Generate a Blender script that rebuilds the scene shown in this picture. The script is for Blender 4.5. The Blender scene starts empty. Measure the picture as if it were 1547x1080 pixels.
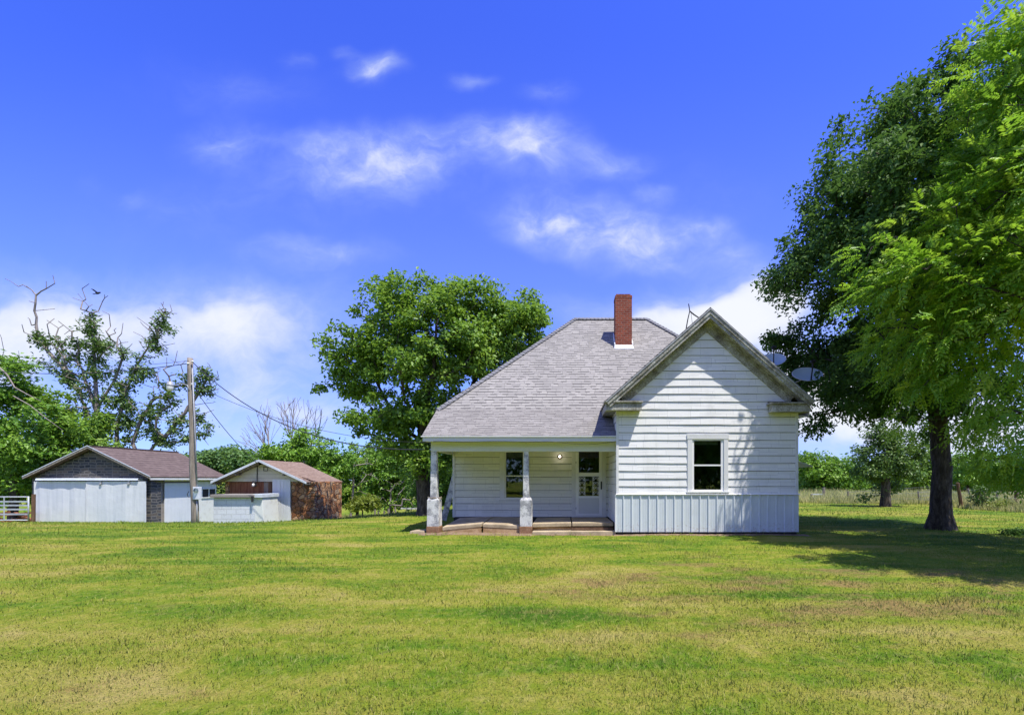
import bpy, math, random
import numpy as np
from mathutils import Vector, Matrix

SC = bpy.context.scene
COL = SC.collection
R = math.radians

# ------------------------------------------------------------------ camera
FPX, CX, CY, CAMZ = 687.0, 855.0, 724.0, 1.5      # focal length / principal point in photo pixels
cd = bpy.data.cameras.new("camera")
cam = bpy.data.objects.new("camera", cd); COL.objects.link(cam)
cam.location = (0, 0, CAMZ); cam.rotation_euler = (R(90), 0, 0)
cd.sensor_fit = 'HORIZONTAL'; cd.sensor_width = 36.0
cd.lens = 36.0 * FPX / 1547.0
cd.shift_x = (773.5 - CX) / 1547.0
cd.shift_y = (CY - 540.0) / 1547.0
cd.clip_start = 0.05; cd.clip_end = 3000
SC.camera = cam

# ------------------------------------------------------------------ node helpers
class G:
    def __init__(s, nt): s.nt = nt
    def __call__(s, typ, ins=None, **at):
        nd = s.nt.nodes.new(typ)
        for k, v in at.items(): setattr(nd, k, v)
        for k, v in (ins or {}).items():
            sk = nd.inputs[k]
            if isinstance(v, bpy.types.NodeSocket): s.nt.links.new(v, sk)
            else: sk.default_value = v
        return nd
    def math(s, op, a, b=0.0, c=None, clamp=False):
        ins = {0: a, 1: b}
        if c is not None: ins[2] = c
        n = s('ShaderNodeMath', ins, operation=op); n.use_clamp = clamp
        return n.outputs[0]
    def vmath(s, op, a, b=None, scale=None):
        ins = {0: a}
        if b is not None: ins[1] = b
        if scale is not None: ins['Scale'] = scale
        n = s('ShaderNodeVectorMath', ins, operation=op)
        return n.outputs['Value'] if op in ('LENGTH', 'DOT_PRODUCT') else n.outputs[0]
    def mix(s, f, a, b, bt='MIX'):
        c = lambda v: v if isinstance(v, bpy.types.NodeSocket) or len(v) == 4 else (*v, 1)
        n = s('ShaderNodeMix', {0: f, 6: c(a), 7: c(b)}, data_type='RGBA', blend_type=bt)
        return n.outputs[2]
    def ramp(s, f, stops, interp='LINEAR'):
        n = s('ShaderNodeValToRGB', {0: f}); cr = n.color_ramp; cr.interpolation = interp
        while len(cr.elements) < len(stops): cr.elements.new(0.5)
        for e, (p, c) in zip(cr.elements, stops):
            e.position = p; e.color = (*c, 1) if len(c) == 3 else c
        return n.outputs[0]
    def smooth(s, x, lo, hi, a=0.0, b=1.0):
        n = s('ShaderNodeMapRange', {0: x, 1: lo, 2: hi, 3: a, 4: b}, interpolation_type='SMOOTHSTEP')
        return n.outputs[0]
    def noise(s, vec, scale, detail=4.0, rough=0.55, dist=0.0, out='Fac'):
        return s('ShaderNodeTexNoise', {'Vector': vec, 'Scale': scale, 'Detail': detail, 'Roughness': rough, 'Distortion': dist}).outputs[out]
    def scale(s, vec, sc, loc=(0, 0, 0)):
        return s('ShaderNodeMapping', {'Vector': vec, 'Scale': sc, 'Location': loc}).outputs[0]

# ------------------------------------------------------------------ sky and sun
SUN_FROM = Vector((0.45, -0.40, 1.36)).normalized()
SUN_EL = math.asin(SUN_FROM.z)
SUN_AZ = math.atan2(SUN_FROM.x, SUN_FROM.y)
sd = bpy.data.lights.new("sun", 'SUN'); sd.energy = 4.6; sd.angle = R(0.5); sd.color = (1.0, 0.955, 0.87)
sun = bpy.data.objects.new("sun", sd); COL.objects.link(sun)
sun.rotation_euler = SUN_FROM.to_track_quat('Z', 'Y').to_euler(); sun.location = (0, 0, 60)

def build_world():
    w = bpy.data.worlds.new("World"); SC.world = w; w.use_nodes = True
    nt = w.node_tree; nt.nodes.clear(); g = G(nt)
    sky = g('ShaderNodeTexSky', sky_type='NISHITA', sun_disc=False, sun_elevation=SUN_EL, sun_rotation=SUN_AZ,
            altitude=200.0, air_density=1.0, dust_density=0.6, ozone_density=2.5).outputs[0]
    sky = g.mix(1.0, sky, (0.85, 1.22, 2.2), 'MULTIPLY')
    hsv = g('ShaderNodeHueSaturation', {'Hue': 0.515, 'Saturation': 1.06, 'Value': 1.0, 'Color': sky}).outputs[0]
    dirv = g('ShaderNodeTexCoord').outputs['Generated']
    sx = g('ShaderNodeSeparateXYZ', {0: dirv})
    ay = g.math('MAXIMUM', g.math('ABSOLUTE', sx.outputs[1]), 0.06)
    u = g.math('DIVIDE', sx.outputs[0], ay); v = g.math('DIVIDE', sx.outputs[2], ay)
    p = g('ShaderNodeCombineXYZ', {0: u, 1: v, 2: 0.0}).outputs[0]
    warp = g.noise(p, 3.2, 4.0, 0.6, out='Color')
    p2 = g.vmath('ADD', p, g.vmath('SCALE', g.vmath('SUBTRACT', warp, (0.5, 0.5, 0.5)), scale=0.16))
    blobs = [  # direction of each cloud as (x, y) of the tangent plane in 1/687 units, radii, strength
        (572, 97, 66, 38, .72), (716, 113, 52, 24, .52), (826, 136, 62, 36, .55), (450, 76, 46, 24, .42), (520, 68, 34, 18, .36),
        (342, 210, 100, 46, .58), (200, 292, 40, 24, .18), (135, 276, 40, 24, .16),
        (480, 236, 86, 60, .58), (590, 230, 120, 70, .62), (700, 210, 105, 56, .64), (810, 224, 128, 66, .66), (925, 245, 80, 38, .50),
        (560, 265, 330, 90, .34), (350, 130, 260, 70, .22), (1000, 300, 260, 110, .24), (300, 330, 330, 90, .24), (840, 338, 140, 60, .86), (955, 366, 130, 60, .80), (1055, 348, 62, 30, .66), (985, 292, 46, 22, .48),
        (490, 388, 150, 40, .60), (1105, 390, 110, 44, .45), (1000, 390, 130, 50, .35),
        (110, 482, 340, 105, .88), (300, 495, 200, 85, .66), (440, 490, 200, 120, .70), (330, 590, 330, 140, .78), (0, 560, 280, 190, .8), (480, 630, 200, 70, .7),
        (1100, 490, 200, 90, 1.15), (1170, 450, 120, 60, 1.1), (960, 500, 130, 70, .85), (1240, 600, 320, 160, 1.1), (860, 470, 90, 50, .4),
        (1500, 640, 400, 160, .9), (-300, 520, 400, 200, .8), (2000, 560, 500, 200, .9), (1900, 250, 300, 80, .5), (-500, 200, 300, 70, .5)]
    tot = None
    for (bx, by, rx, ry, st) in blobs:
        m = g('ShaderNodeMapping', {'Vector': p2, 'Location': ((bx - CX) / FPX, (CY - by) / FPX, 0), 'Scale': (rx / FPX, ry / FPX, 1)}, vector_type='TEXTURE').outputs[0]
        d = g.math('MULTIPLY', g.smooth(g.vmath('LENGTH', m), 0.0, 1.15, 1.0, 0.0), st)
        # soft union: a + b - ab
        tot = d if tot is None else g.math('SUBTRACT', g.math('ADD', tot, d), g.math('MULTIPLY', tot, d))
    n1 = g.noise(g.scale(p2, (1.0, 1.6, 1.0)), 6.0, 9.0, 0.62, dist=.25)
    n2 = g.noise(g.scale(p2, (1.0, 1.5, 1.0), (3.1, 1.7, 0)), 1.9, 5.0, 0.5)
    det = g.math('ADD', g.math('MULTIPLY', n1, 2.2), g.math('MULTIPLY', n2, 0.7))
    fac = g.math('SUBTRACT', det, 0.66)
    fac = g.math('ADD', fac, g.math('MULTIPLY', g.math('SUBTRACT', 0.66, fac), g.math('MULTIPLY', g.math('MULTIPLY', tot, 0.72), g.smooth(v, 0.38, 0.60, 1.0, 0.12))))
    dens = g.math('MULTIPLY', tot, fac, clamp=True)
    dens = g.math('ADD', dens, g.math('MULTIPLY', g.math('MAXIMUM', g.math('SUBTRACT', tot, 0.80), 0.0), 2.2))
    dens = g.smooth(dens, 0.02, 1.12)
    dens = g.math('MULTIPLY', dens, g.smooth(sx.outputs[2], 0.0, 0.03))
    dens = g.math('MULTIPLY', dens, g.smooth(sx.outputs[1], -0.15, 0.05, 0.15, 1.0))   # clouds behind the camera thinned to lower the fill on the front
    # cloud colour: sun-white tops, lavender-grey thin parts
    cc = g.mix(g.smooth(dens, 0.25, 0.95), (3.3, 4.1, 6.4), (6.0, 6.2, 6.8))
    low = g.smooth(v, 0.02, 1.05, 1.0, 0.0)
    sky2 = g.mix(g.math('MULTIPLY', low, 0.40), hsv, (2.5, 3.5, 6.6))
    sky2 = g.mix(g.smooth(sx.outputs[1], -0.35, 0.05, 0.24, 0.0), sky2, (6.4, 6.5, 6.6))   # pale veil added to the unseen southern sky, lightens and neutralises the shade
    col = g.mix(dens, sky2, cc)
    bg = g('ShaderNodeBackground', {'Color': col, 'Strength': 0.10}).outputs[0]
    nt.links.new(bg, g('ShaderNodeOutputWorld').inputs[0])
build_world()

SC.view_settings.view_transform = 'Standard'
SC.view_settings.look = 'None'
SC.view_settings.exposure = 0.62
SC.view_settings.gamma = 1.0
SC.view_settings.use_curve_mapping = False
cy = SC.cycles
cy.max_bounces = 6; cy.diffuse_bounces = 3; cy.glossy_bounces = 3; cy.transmission_bounces = 4; cy.transparent_max_bounces = 8
cy.sample_clamp_indirect = 6.0; cy.caustics_reflective = False; cy.caustics_refractive = False
cy.use_denoising = True; cy.denoiser = 'OPENIMAGEDENOISE'; cy.denoising_input_passes = 'RGB_ALBEDO_NORMAL'
SC.render.film_transparent = False

# ------------------------------------------------------------------ materials
def new_mat(name):
    m = bpy.data.materials.new(name); m.use_nodes = True; m.node_tree.nodes.clear()
    return m, G(m.node_tree)
def finish(m, g, color, rough=0.7, normal=None, spec=0.3, metal=0.0, sheen=None):
    c = color if isinstance(color, bpy.types.NodeSocket) else (*color, 1)
    ins = {'Base Color': c, 'Roughness': rough, 'Specular IOR Level': spec, 'Metallic': metal}
    if normal is not None: ins['Normal'] = normal
    b = g('ShaderNodeBsdfPrincipled', ins)
    m.node_tree.links.new(b.outputs[0], g('ShaderNodeOutputMaterial').inputs[0])
    return m
def bump(g, h, strength=0.3, dist=0.01):
    return g('ShaderNodeBump', {'Strength': strength, 'Distance': dist, 'Height': h}).outputs[0]
def pos(g): return g('ShaderNodeNewGeometry').outputs['Position']
def uvc(g): return g('ShaderNodeUVMap').outputs[0]

def mat_siding(name, course, v0, base=(.77, .765, .745), u0=0.0):
    m, g = new_mat(name); uv = uvc(g); P = pos(g)
    br = g('ShaderNodeTexBrick', {'Vector': g.scale(uv, (1, 1, 1), (u0, -v0, 0)), 'Color1': (0, 0, 0, 1), 'Color2': (1, 1, 1, 1), 'Mortar': (.5, .5, .5, 1),
           'Scale': 1.0, 'Mortar Size': 0.004, 'Mortar Smooth': 0.1, 'Brick Width': 0.61, 'Row Height': course}, offset=0.5)
    f = g('ShaderNodeSeparateColor', {0: br.outputs[0]}).outputs[0]
    c = g.mix(f, tuple(x * .95 for x in base), tuple(min(x * 1.02, .86) for x in base))
    joint = g.math('MULTIPLY', br.outputs['Fac'], 0.55)
    c = g.mix(joint, c, (.30, .31, .32))
    st = g.noise(g.scale(P, (1.0, 1.0, .35)), 2.3, 5.0, 0.6)
    c = g.mix(g.smooth(st, 0.48, 0.78, 0, .46), c, (.56, .56, .53))
    sp = g.noise(P, 30.0, 3.0, 0.6)
    c = g.mix(g.smooth(sp, 0.60, 0.78, 0, .35), c, (.50, .48, .44))
    vs = g.noise(g.scale(P, (16, 16, 1.1)), 1.0, 3.0, 0.5)
    n = bump(g, g.math('ADD', g.math('MULTIPLY', vs, .5), g.math('MULTIPLY', st, .9)), .35, .012)
    return finish(m, g, c, .62, n, .25)
def mat_paint(name, base=(.78, .79, .80), dirt=(.42, .40, .36), amount=.45, scale=3.0, rough=.6, grain=(1, 1, 1)):
    m, g = new_mat(name); P = pos(g)
    n1 = g.noise(g.scale(P, grain), scale, 6.0, .62)
    n2 = g.noise(g.scale(P, grain), scale * 9, 4.0, .6)
    f = g.smooth(g.math('ADD', g.math('MULTIPLY', n1, .65), g.math('MULTIPLY', n2, .35)), .46, .72, 0, amount)
    c = g.mix(f, base, dirt)
    return finish(m, g, c, rough, bump(g, n2, .25, .006), .3)
def mat_weathered(name):
    m, g = new_mat(name); P = pos(g)
    n1 = g.noise(P, 3.5, 6.0, .65); n2 = g.noise(g.scale(P, (1, 1, 1)), 24.0, 5.0, .65)
    f = g.math('ADD', g.math('MULTIPLY', n1, .6), g.math('MULTIPLY', n2, .5))
    c = g.ramp(f, [(.36, (.075, .068, .055)), (.48, (.21, .195, .155)), (.58, (.34, .33, .28)), (.68, (.55, .55, .51))])
    return finish(m, g, c, .8, bump(g, f, .6, .01), .2)
def mat_shingle(name, course, c1, c2, dark, v0=0.0, speck=.35):
    m, g = new_mat(name); uv = uvc(g); P = pos(g)
    wob = g.noise(P, 1.6, 2.0, .5, out='Color')
    uvw = g.vmath('ADD', uv, g.vmath('SCALE', g.vmath('SUBTRACT', wob, (.5, .5, .5)), scale=.03))
    def brick(w, off, ms):
        return g('ShaderNodeTexBrick', {'Vector': g.scale(uvw, (1, 1, 1), (off, -v0, 0)), 'Color1': (0, 0, 0, 1), 'Color2': (1, 1, 1, 1), 'Mortar': (0, 0, 0, 1),
             'Scale': 1.0, 'Mortar Size': ms, 'Mortar Smooth': .15, 'Brick Width': w, 'Row Height': course}, offset=.37, offset_frequency=2, squash=.8, squash_frequency=3)
    b = brick(.31, 0.0, .010); b2 = brick(.19, .1, .0)
    f = g('ShaderNodeSeparateColor', {0: b.outputs[0]}).outputs[0]
    f2 = g('ShaderNodeSeparateColor', {0: b2.outputs[0]}).outputs[0]
    c = g.mix(g.math('ADD', g.math('MULTIPLY', f, .6), g.math('MULTIPLY', f2, .4)), c1, c2)
    big = g.noise(P, .8, 4.0, .6)
    c = g.mix(g.smooth(big, .35, .75, 0, .35), c, tuple(x * .72 for x in c1))
    gr = g.noise(P, 140.0, 2.0, .7)
    c = g.mix(g.smooth(gr, .42, .7, 0, speck), c, tuple(x * .45 for x in c1))
    c = g.mix(g.math('MULTIPLY', b.outputs['Fac'], .22), c, dark)
    # dark shadow bands printed into the tab colour; bump raises each lower edge
    sv = g('ShaderNodeSeparateXYZ', {0: uvw}).outputs[1]
    fr = g.math('FRACT', g.math('DIVIDE', g.math('SUBTRACT', sv, v0), course))
    h = g.math('SUBTRACT', 1.0, fr)
    h = g.math('ADD', g.math('MULTIPLY', h, 1.0), g.math('MULTIPLY', f, .5))
    c = g.mix(g.math('MULTIPLY', g.math('MULTIPLY', g.smooth(fr, .60, .68, 0, 1), g.smooth(f2, .25, .55, .15, 1.0)), .80), c, dark)
    return finish(m, g, c, .9, bump(g, h, .8, .012), .15)
def mat_brick(name, c1, c2, mortar, w=.21, h=.075, ms=.010):
    m, g = new_mat(name); uv = uvc(g); P = pos(g)
    b = g('ShaderNodeTexBrick', {'Vector': uv, 'Color1': (*c1, 1), 'Color2': (*c2, 1), 'Mortar': (*mortar, 1), 'Scale': 1.0, 'Mortar Size': ms, 'Mortar Smooth': .2,
         'Brick Width': w, 'Row Height': h}, offset=.5)
    n = g.noise(P, 26.0, 5.0, .65); n2 = g.noise(P, 4.0, 4.0, .6)
    c = g.mix(g.smooth(n, .45, .75, 0, .45), b.outputs[0], tuple(x * .45 for x in c1))
    c = g.mix(g.smooth(n2, .55, .75, 0, .4), c, tuple(x * .6 for x in mortar))
    hh = g.math('SUBTRACT', g.math('MULTIPLY', n, .4), b.outputs['Fac'])
    return finish(m, g, c, .9, bump(g, hh, .7, .012), .15)
def mat_ashlar(name):
    # dark blue-grey squared rubble with raised pale joints
    m, g = new_mat(name); uv = uvc(g); P = pos(g)
    wob = g.vmath('SCALE', g.vmath('SUBTRACT', g.noise(P, 2.2, 3.0, .5, out='Color'), (.5, .5, .5)), scale=.16)
    uvw = g.vmath('ADD', uv, wob)
    b = g('ShaderNodeTexBrick', {'Vector': uvw, 'Color1': (0, 0, 0, 1), 'Color2': (1, 1, 1, 1), 'Mortar': (.5, .5, .5, 1), 'Scale': 1.0, 'Mortar Size': .022, 'Mortar Smooth': .1,
         'Brick Width': .42, 'Row Height': .15}, offset=.41, squash=.7, squash_frequency=2)
    f = g('ShaderNodeSeparateColor', {0: b.outputs[0]}).outputs[0]
    c = g.ramp(f, [(0, (.035, .040, .048)), (.35, (.07, .07, .074)), (.6, (.15, .125, .10)), (.8, (.05, .056, .07)), (1, (.10, .10, .10))])
    n = g.noise(P, 14.0, 5.0, .65)
    c = g.mix(g.smooth(n, .4, .75, 0, .5), c, (.055, .055, .06))
    c = g.mix(g.math('MULTIPLY', b.outputs['Fac'], .6), c, (.19, .185, .175))
    hh = g.math('ADD', g.math('MULTIPLY', n, .7), g.math('MULTIPLY', b.outputs['Fac'], .5))
    return finish(m, g, c, .9, bump(g, hh, .8, .02), .15)
def mat_flagstone(name):
    m, g = new_mat(name); uv = uvc(g); P = pos(g)
    wob = g.vmath('SCALE', g.vmath('SUBTRACT', g.noise(P, 3.0, 3.0, .55, out='Color'), (.5, .5, .5)), scale=.22)
    q = g.vmath('ADD', g.scale(P, (1, 1, 1.15)), wob)
    v1 = g('ShaderNodeTexVoronoi', {'Vector': q, 'Scale': 4.6, 'Randomness': 1.0}, feature='F1')
    ve = g('ShaderNodeTexVoronoi', {'Vector': q, 'Scale': 4.6, 'Randomness': 1.0}, feature='DISTANCE_TO_EDGE').outputs['Distance']
    f = g('ShaderNodeSeparateColor', {0: v1.outputs['Color']}).outputs[0]
    c = g.ramp(f, [(0, (.13, .055, .03)), (.25, (.36, .15, .06)), (.45, (.52, .25, .10)), (.6, (.44, .31, .19)), (.78, (.24, .10, .05)), (1, (.62, .38, .19))])
    n = g.noise(P, 16.0, 6.0, .7)
    c = g.mix(g.smooth(n, .44, .74, 0, .45), c, (.06, .038, .028))
    edge = g.smooth(ve, .012, .05, 1.0, 0.0)
    c = g.mix(g.math('MULTIPLY', edge, .8), c, (.13, .085, .06))
    hh = g.math('ADD', g.smooth(ve, 0.0, .10), g.math('MULTIPLY', n, .6))
    return finish(m, g, c, .9, bump(g, hh, 1.0, .04), .15)
def mat_rough(name, stops, scale=4.0, fine=40.0, rough=.85, bs=.4, bd=.01, grain=(1, 1, 1), spec=.2):
    m, g = new_mat(name); P = g.scale(pos(g), grain)
    n1 = g.noise(P, scale, 6.0, .62); n2 = g.noise(P, fine, 4.0, .65)
    f = g.math('ADD', g.math('MULTIPLY', n1, .65), g.math('MULTIPLY', n2, .35))
    return finish(m, g, g.ramp(f, stops), rough, bump(g, f, bs, bd), spec)
def mat_metalpanel(name, base=(.61, .65, .68)):
    m, g = new_mat(name); P = pos(g)
    n1 = g.noise(P, 2.0, 5.0, .6); n2 = g.noise(g.scale(P, (12, 12, .8)), 1.5, 4.0, .6)
    c = g.mix(g.smooth(n1, .45, .75, 0, .30), base, tuple(x * .72 for x in base))
    c = g.mix(g.smooth(n2, .55, .78, 0, .35), c, (.50, .50, .50))
    bot = g('ShaderNodeSeparateXYZ', {0: P}).outputs[2]
    spl = g.noise(P, 18.0, 4.0, .7)
    mud = g.math('MULTIPLY', g.smooth(bot, .10, .45, 1, 0), g.smooth(spl, .52, .70))
    c = g.mix(g.math('MULTIPLY', mud, .7), c, (.36, .25, .17))
    return finish(m, g, c, .55, bump(g, n1, .15, .01), .2)
def mat_doorpanel(name):
    m, g = new_mat(name); P = pos(g)
    n2 = g.noise(g.scale(P, (3.2, 3.2, .22)), 2.0, 5.0, .6); n1 = g.noise(P, 1.1, 4.0, .6)
    c = g.mix(g.smooth(n2, .45, .75, 0, .7), (.66, .68, .69), (.50, .53, .55))
    c = g.mix(g.smooth(n1, .55, .8, 0, .4), c, (.62, .60, .56))
    rs = g.noise(g.scale(P, (5, 5, .5)), 3.0, 5.0, .7)
    c = g.mix(g.smooth(rs, .66, .8, 0, .6), c, (.38, .30, .24))
    return finish(m, g, c, .5, bump(g, n1, .5, .05), .35)
def mat_glass(name):
    m, g = new_mat(name)
    fr = g('ShaderNodeFresnel', {'IOR': 1.55}).outputs[0]
    P = pos(g)
    nrm = bump(g, g.noise(P, 3.0, 2.0, .5), .05, .01)
    gl = g('ShaderNodeBsdfGlossy', {'Color': (.95, 1, .97, 1), 'Roughness': .02, 'Normal': nrm}).outputs[0]
    tr = g('ShaderNodeBsdfTransparent', {'Color': (.62, .68, .66, 1)}).outputs[0]
    mx = g('ShaderNodeMixShader', {0: g.math('MULTIPLY', fr, 1.25, clamp=True), 1: tr, 2: gl}).outputs[0]
    m.node_tree.links.new(mx, g('ShaderNodeOutputMaterial').inputs[0]); return m
def mat_leaf(name, stops, transl=(.36, .55, .05), tfac=.38, rough=.45, spec=.35, cscale=.9):
    m, g = new_mat(name)
    rnd = g('ShaderNodeAttribute', attribute_name='rnd').outputs['Fac']
    P = pos(g)
    cl = g.noise(P, cscale, 2.0, .5)
    f = g.math('ADD', g.math('MULTIPLY', rnd, .6), g.math('MULTIPLY', cl, .4))
    c = g.ramp(f, stops)
    b = g('ShaderNodeBsdfPrincipled', {'Base Color': c, 'Roughness': rough, 'Specular IOR Level': spec}).outputs[0]
    t = g('ShaderNodeBsdfTranslucent', {'Color': g.mix(.5, c, transl)}).outputs[0]
    mx = g('ShaderNodeMixShader', {0: tfac, 1: b, 2: t}).outputs[0]
    m.node_tree.links.new(mx, g('ShaderNodeOutputMaterial').inputs[0]); return m

def grass_color(g, P):
    """where the lawn is lush, yellow, straw or bare: one function for the ground and for the blades"""
    big = g.noise(P, .22, 4.0, .6); mid = g.noise(g.scale(P, (.5, 1.0, 1)), 1.1, 5.0, .62, dist=.6)
    streak = g.noise(g.scale(P, (.13, 1.5, 1), (7, 3, 0)), 1.0, 4.0, .6)
    fine = g.noise(P, 7.0, 4.0, .65)
    f = g.math('ADD', g.math('MULTIPLY', big, .30), g.math('MULTIPLY', mid, .40))
    f = g.math('ADD', f, g.math('MULTIPLY', streak, .28)); f = g.math('ADD', f, g.math('MULTIPLY', fine, .16))
    f = g.math('ADD', g.math('MULTIPLY', g.math('SUBTRACT', f, .545), 1.45), .545)
    sw = g('ShaderNodeSeparateXYZ', {0: P})   # passes of the mower
    ph = g.math('ADD', g.math('MULTIPLY', g.math('ADD', sw.outputs[1], g.math('MULTIPLY', sw.outputs[0], .06)), 5.2), g.math('MULTIPLY', big, 7.0))
    f = g.math('ADD', f, g.math('MULTIPLY', g.math('SINE', ph), .016))
    f = g.math('SUBTRACT', f, .016)
    f = g.math('SUBTRACT', f, g.smooth(g('ShaderNodeSeparateXYZ', {0: P}).outputs[1], 6.5, 12.0, 0, .045))
    c = g.ramp(f, [(.40, (.046, .122, .008)), (.48, (.110, .198, .012)), (.545, (.198, .246, .020)), (.62, (.300, .285, .045)), (.72, (.39, .315, .10))])
    # dry reddish thatch, mostly in the middle right of the lawn
    s = g('ShaderNodeSeparateXYZ', {0: P})
    dx = g.math('DIVIDE', g.math('SUBTRACT', s.outputs[0], 3.2), 5.5); dy = g.math('DIVIDE', g.math('SUBTRACT', s.outputs[1], 6.3), 3.2)
    dd = g.smooth(g.math('SQRT', g.math('ADD', g.math('MULTIPLY', dx, dx), g.math('MULTIPLY', dy, dy))), .15, 1.15, .17, 0)
    br = g.noise(g.scale(P, (.65, 1.1, 1), (2.0, 9.0, 0)), 1.25, 5.0, .66)
    bm = g.smooth(g.math('ADD', br, dd), .60, .78, 0, .82)
    c = g.mix(bm, c, (.275, .165, .075))
    return c, bm
def mat_lawn(name):
    m, g = new_mat(name); P = pos(g)
    c, bm = grass_color(g, P)
    n = g.noise(P, 45.0, 5.0, .7); n2 = g.noise(g.scale(P, (1, .45, 1)), 16.0, 4.0, .65)
    c = g.mix(g.smooth(n, .42, .68, 0, .55), c, (.06, .10, .014))
    c = g.mix(g.smooth(n2, .48, .72, 0, .40), c, (.40, .35, .11))
    h = g.math('ADD', g.math('MULTIPLY', n, .6), g.math('MULTIPLY', n2, .6))
    return finish(m, g, c, .95, bump(g, h, 1.0, .05), .05)
def mat_blade(name):
    m, g = new_mat(name); P = pos(g)
    c, bm = grass_color(g, P)
    rnd = g('ShaderNodeAttribute', attribute_name='rnd').outputs['Fac']
    tint = g.ramp(rnd, [(0, (.060, .140, .010)), (.35, (.118, .205, .014)), (.65, (.225, .275, .030)), (.85, (.36, .335, .09)), (1, (.50, .42, .19))])
    c = g.mix(.42, c, tint)
    nn = g.vmath('NORMALIZE', g.vmath('ADD', g.vmath('SCALE', g('ShaderNodeNewGeometry').outputs['Normal'], scale=.55), (0, 0, .75)))
    b = g('ShaderNodeBsdfPrincipled', {'Base Color': c, 'Roughness': .6, 'Specular IOR Level': .15, 'Normal': nn}).outputs[0]
    t = g('ShaderNodeBsdfTranslucent', {'Color': g.mix(.35, c, (.30, .42, .05))}).outputs[0]
    mx = g('ShaderNodeMixShader', {0: .3, 1: b, 2: t}).outputs[0]
    m.node_tree.links.new(mx, g('ShaderNodeOutputMaterial').inputs[0]); return m
def mat_emit(name, col, st):
    m, g = new_mat(name)
    e = g('ShaderNodeEmission', {'Color': (*col, 1), 'Strength': st}).outputs[0]
    m.node_tree.links.new(e, g('ShaderNodeOutputMaterial').inputs[0]); return m

M = {}
M['siding'] = mat_siding('white_lap_siding', .208, 1.106)
M['siding_porch'] = mat_siding('porch_siding', .213, .30, (.74, .735, .70), .2)
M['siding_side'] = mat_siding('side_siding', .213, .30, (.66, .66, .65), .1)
M['trim'] = mat_paint('white_trim', (.69, .69, .68), (.45, .44, .41), .5, 5.0)
M['trim_clean'] = mat_paint('sash_paint', (.82, .82, .81), (.6, .6, .6), .25, 6.0, .4)
M['beam'] = mat_paint('porch_beam_paint', (.62, .635, .63), (.52, .52, .46), .45, 1.6)
M['weathered'] = mat_weathered('weathered_rake_board')
M['shingle'] = mat_shingle('grey_shingle', .145, (.262, .248, .225), (.395, .374, .332), (.055, .053, .05))
M['shingle_low'] = mat_shingle('porch_shingle', .115, (.24, .225, .20), (.35, .33, .295), (.06, .056, .052), 0, .5)
M['cap'] = mat_shingle('hip_cap_shingle', .14, (.20, .20, .205), (.27, .27, .275), (.07, .07, .07))
M['chimney'] = mat_brick('red_brick', (.31, .080, .042), (.19, .045, .027), (.30, .20, .155), .20, .078, .008)
M['flash'] = mat_paint('flashing', (.80, .80, .79), (.5, .48, .45), .4, 6.0)
M['found'] = mat_brick('foundation_brick', (.26, .11, .06), (.20, .09, .055), (.22, .14, .10), .22, .09)
M['rib'] = mat_metalpanel('ribbed_metal')
M['conc'] = mat_rough('stained_concrete', [(.30, (.15, .09, .04)), (.45, (.34, .215, .105)), (.56, (.48, .335, .19)), (.72, (.58, .46, .31))], 2.6, 30, .85, .5, .012)
M['slab'] = mat_rough('slab_concrete', [(.30, (.20, .155, .10)), (.5, (.38, .305, .20)), (.7, (.55, .45, .31))], 2.2, 35, .85, .4, .008)
M['pier'] = mat_rough('peeling_pier', [(.32, (.14, .14, .155)), (.44, (.30, .30, .31)), (.52, (.60, .595, .58)), (.7, (.74, .735, .72))], 4.5, 32, .8, .5, .008)
M['pierbase'] = mat_rough('pier_base', [(.3, (.13, .07, .04)), (.5, (.27, .15, .085)), (.7, (.40, .29, .20))], 5.0, 36, .85, .5, .01)
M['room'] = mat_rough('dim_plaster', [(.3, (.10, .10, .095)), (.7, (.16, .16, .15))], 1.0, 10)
M['curtain'] = mat_rough('curtain', [(.3, (.45, .47, .45)), (.7, (.62, .63, .60))], 2.0, 20, .9, .2, .01, (8, 8, .4))
M['glass'] = mat_glass('window_glass')
M['dark'] = mat_rough('dark_metal', [(.3, (.02, .02, .022)), (.7, (.05, .05, .052))], 5, 30, .5)
M['grey'] = mat_rough('grey_metal', [(.3, (.22, .23, .24)), (.7, (.42, .43, .44))], 5, 30, .45, .2, .004, (1, 1, 1), .5)
M['galv'] = mat_rough('galvanised', [(.3, (.45, .49, .53)), (.55, (.62, .66, .70)), (.75, (.72, .75, .78))], 3, 30, .4, .2, .004, (1, 1, 1), .5)
M['gate'] = mat_rough('gate_steel', [(.3, (.30, .32, .35)), (.55, (.42, .45, .48)), (.75, (.50, .53, .56))], 3, 30, .45, .2, .004, (1, 1, 1), .4)
M['dish'] = mat_rough('dish_paint', [(.3, (.40, .52, .54)), (.7, (.48, .60, .62))], 3, 40, .5, .1, .004)
M['wood_grey'] = mat_rough('grey_wood', [(.32, (.09, .075, .06)), (.46, (.21, .18, .145)), (.58, (.31, .27, .22)), (.72, (.42, .38, .32))], 3, 22, .85, .7, .012, (6, 6, .5))
M['wood_dark'] = mat_rough('dark_wood', [(.32, (.05, .03, .02)), (.5, (.13, .075, .045)), (.7, (.24, .15, .09))], 3, 22, .85, .7, .012, (6, 6, .6))
M['wood_red'] = mat_rough('old_red_board', [(.32, (.09, .04, .025)), (.48, (.22, .085, .045)), (.62, (.31, .15, .08)), (.75, (.36, .25, .17))], 2, 22, .85, .6, .012, (5, 5, .5))
M['ashlar'] = mat_ashlar('dark_ashlar')
M['flag'] = mat_flagstone('rust_flagstone')
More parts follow.
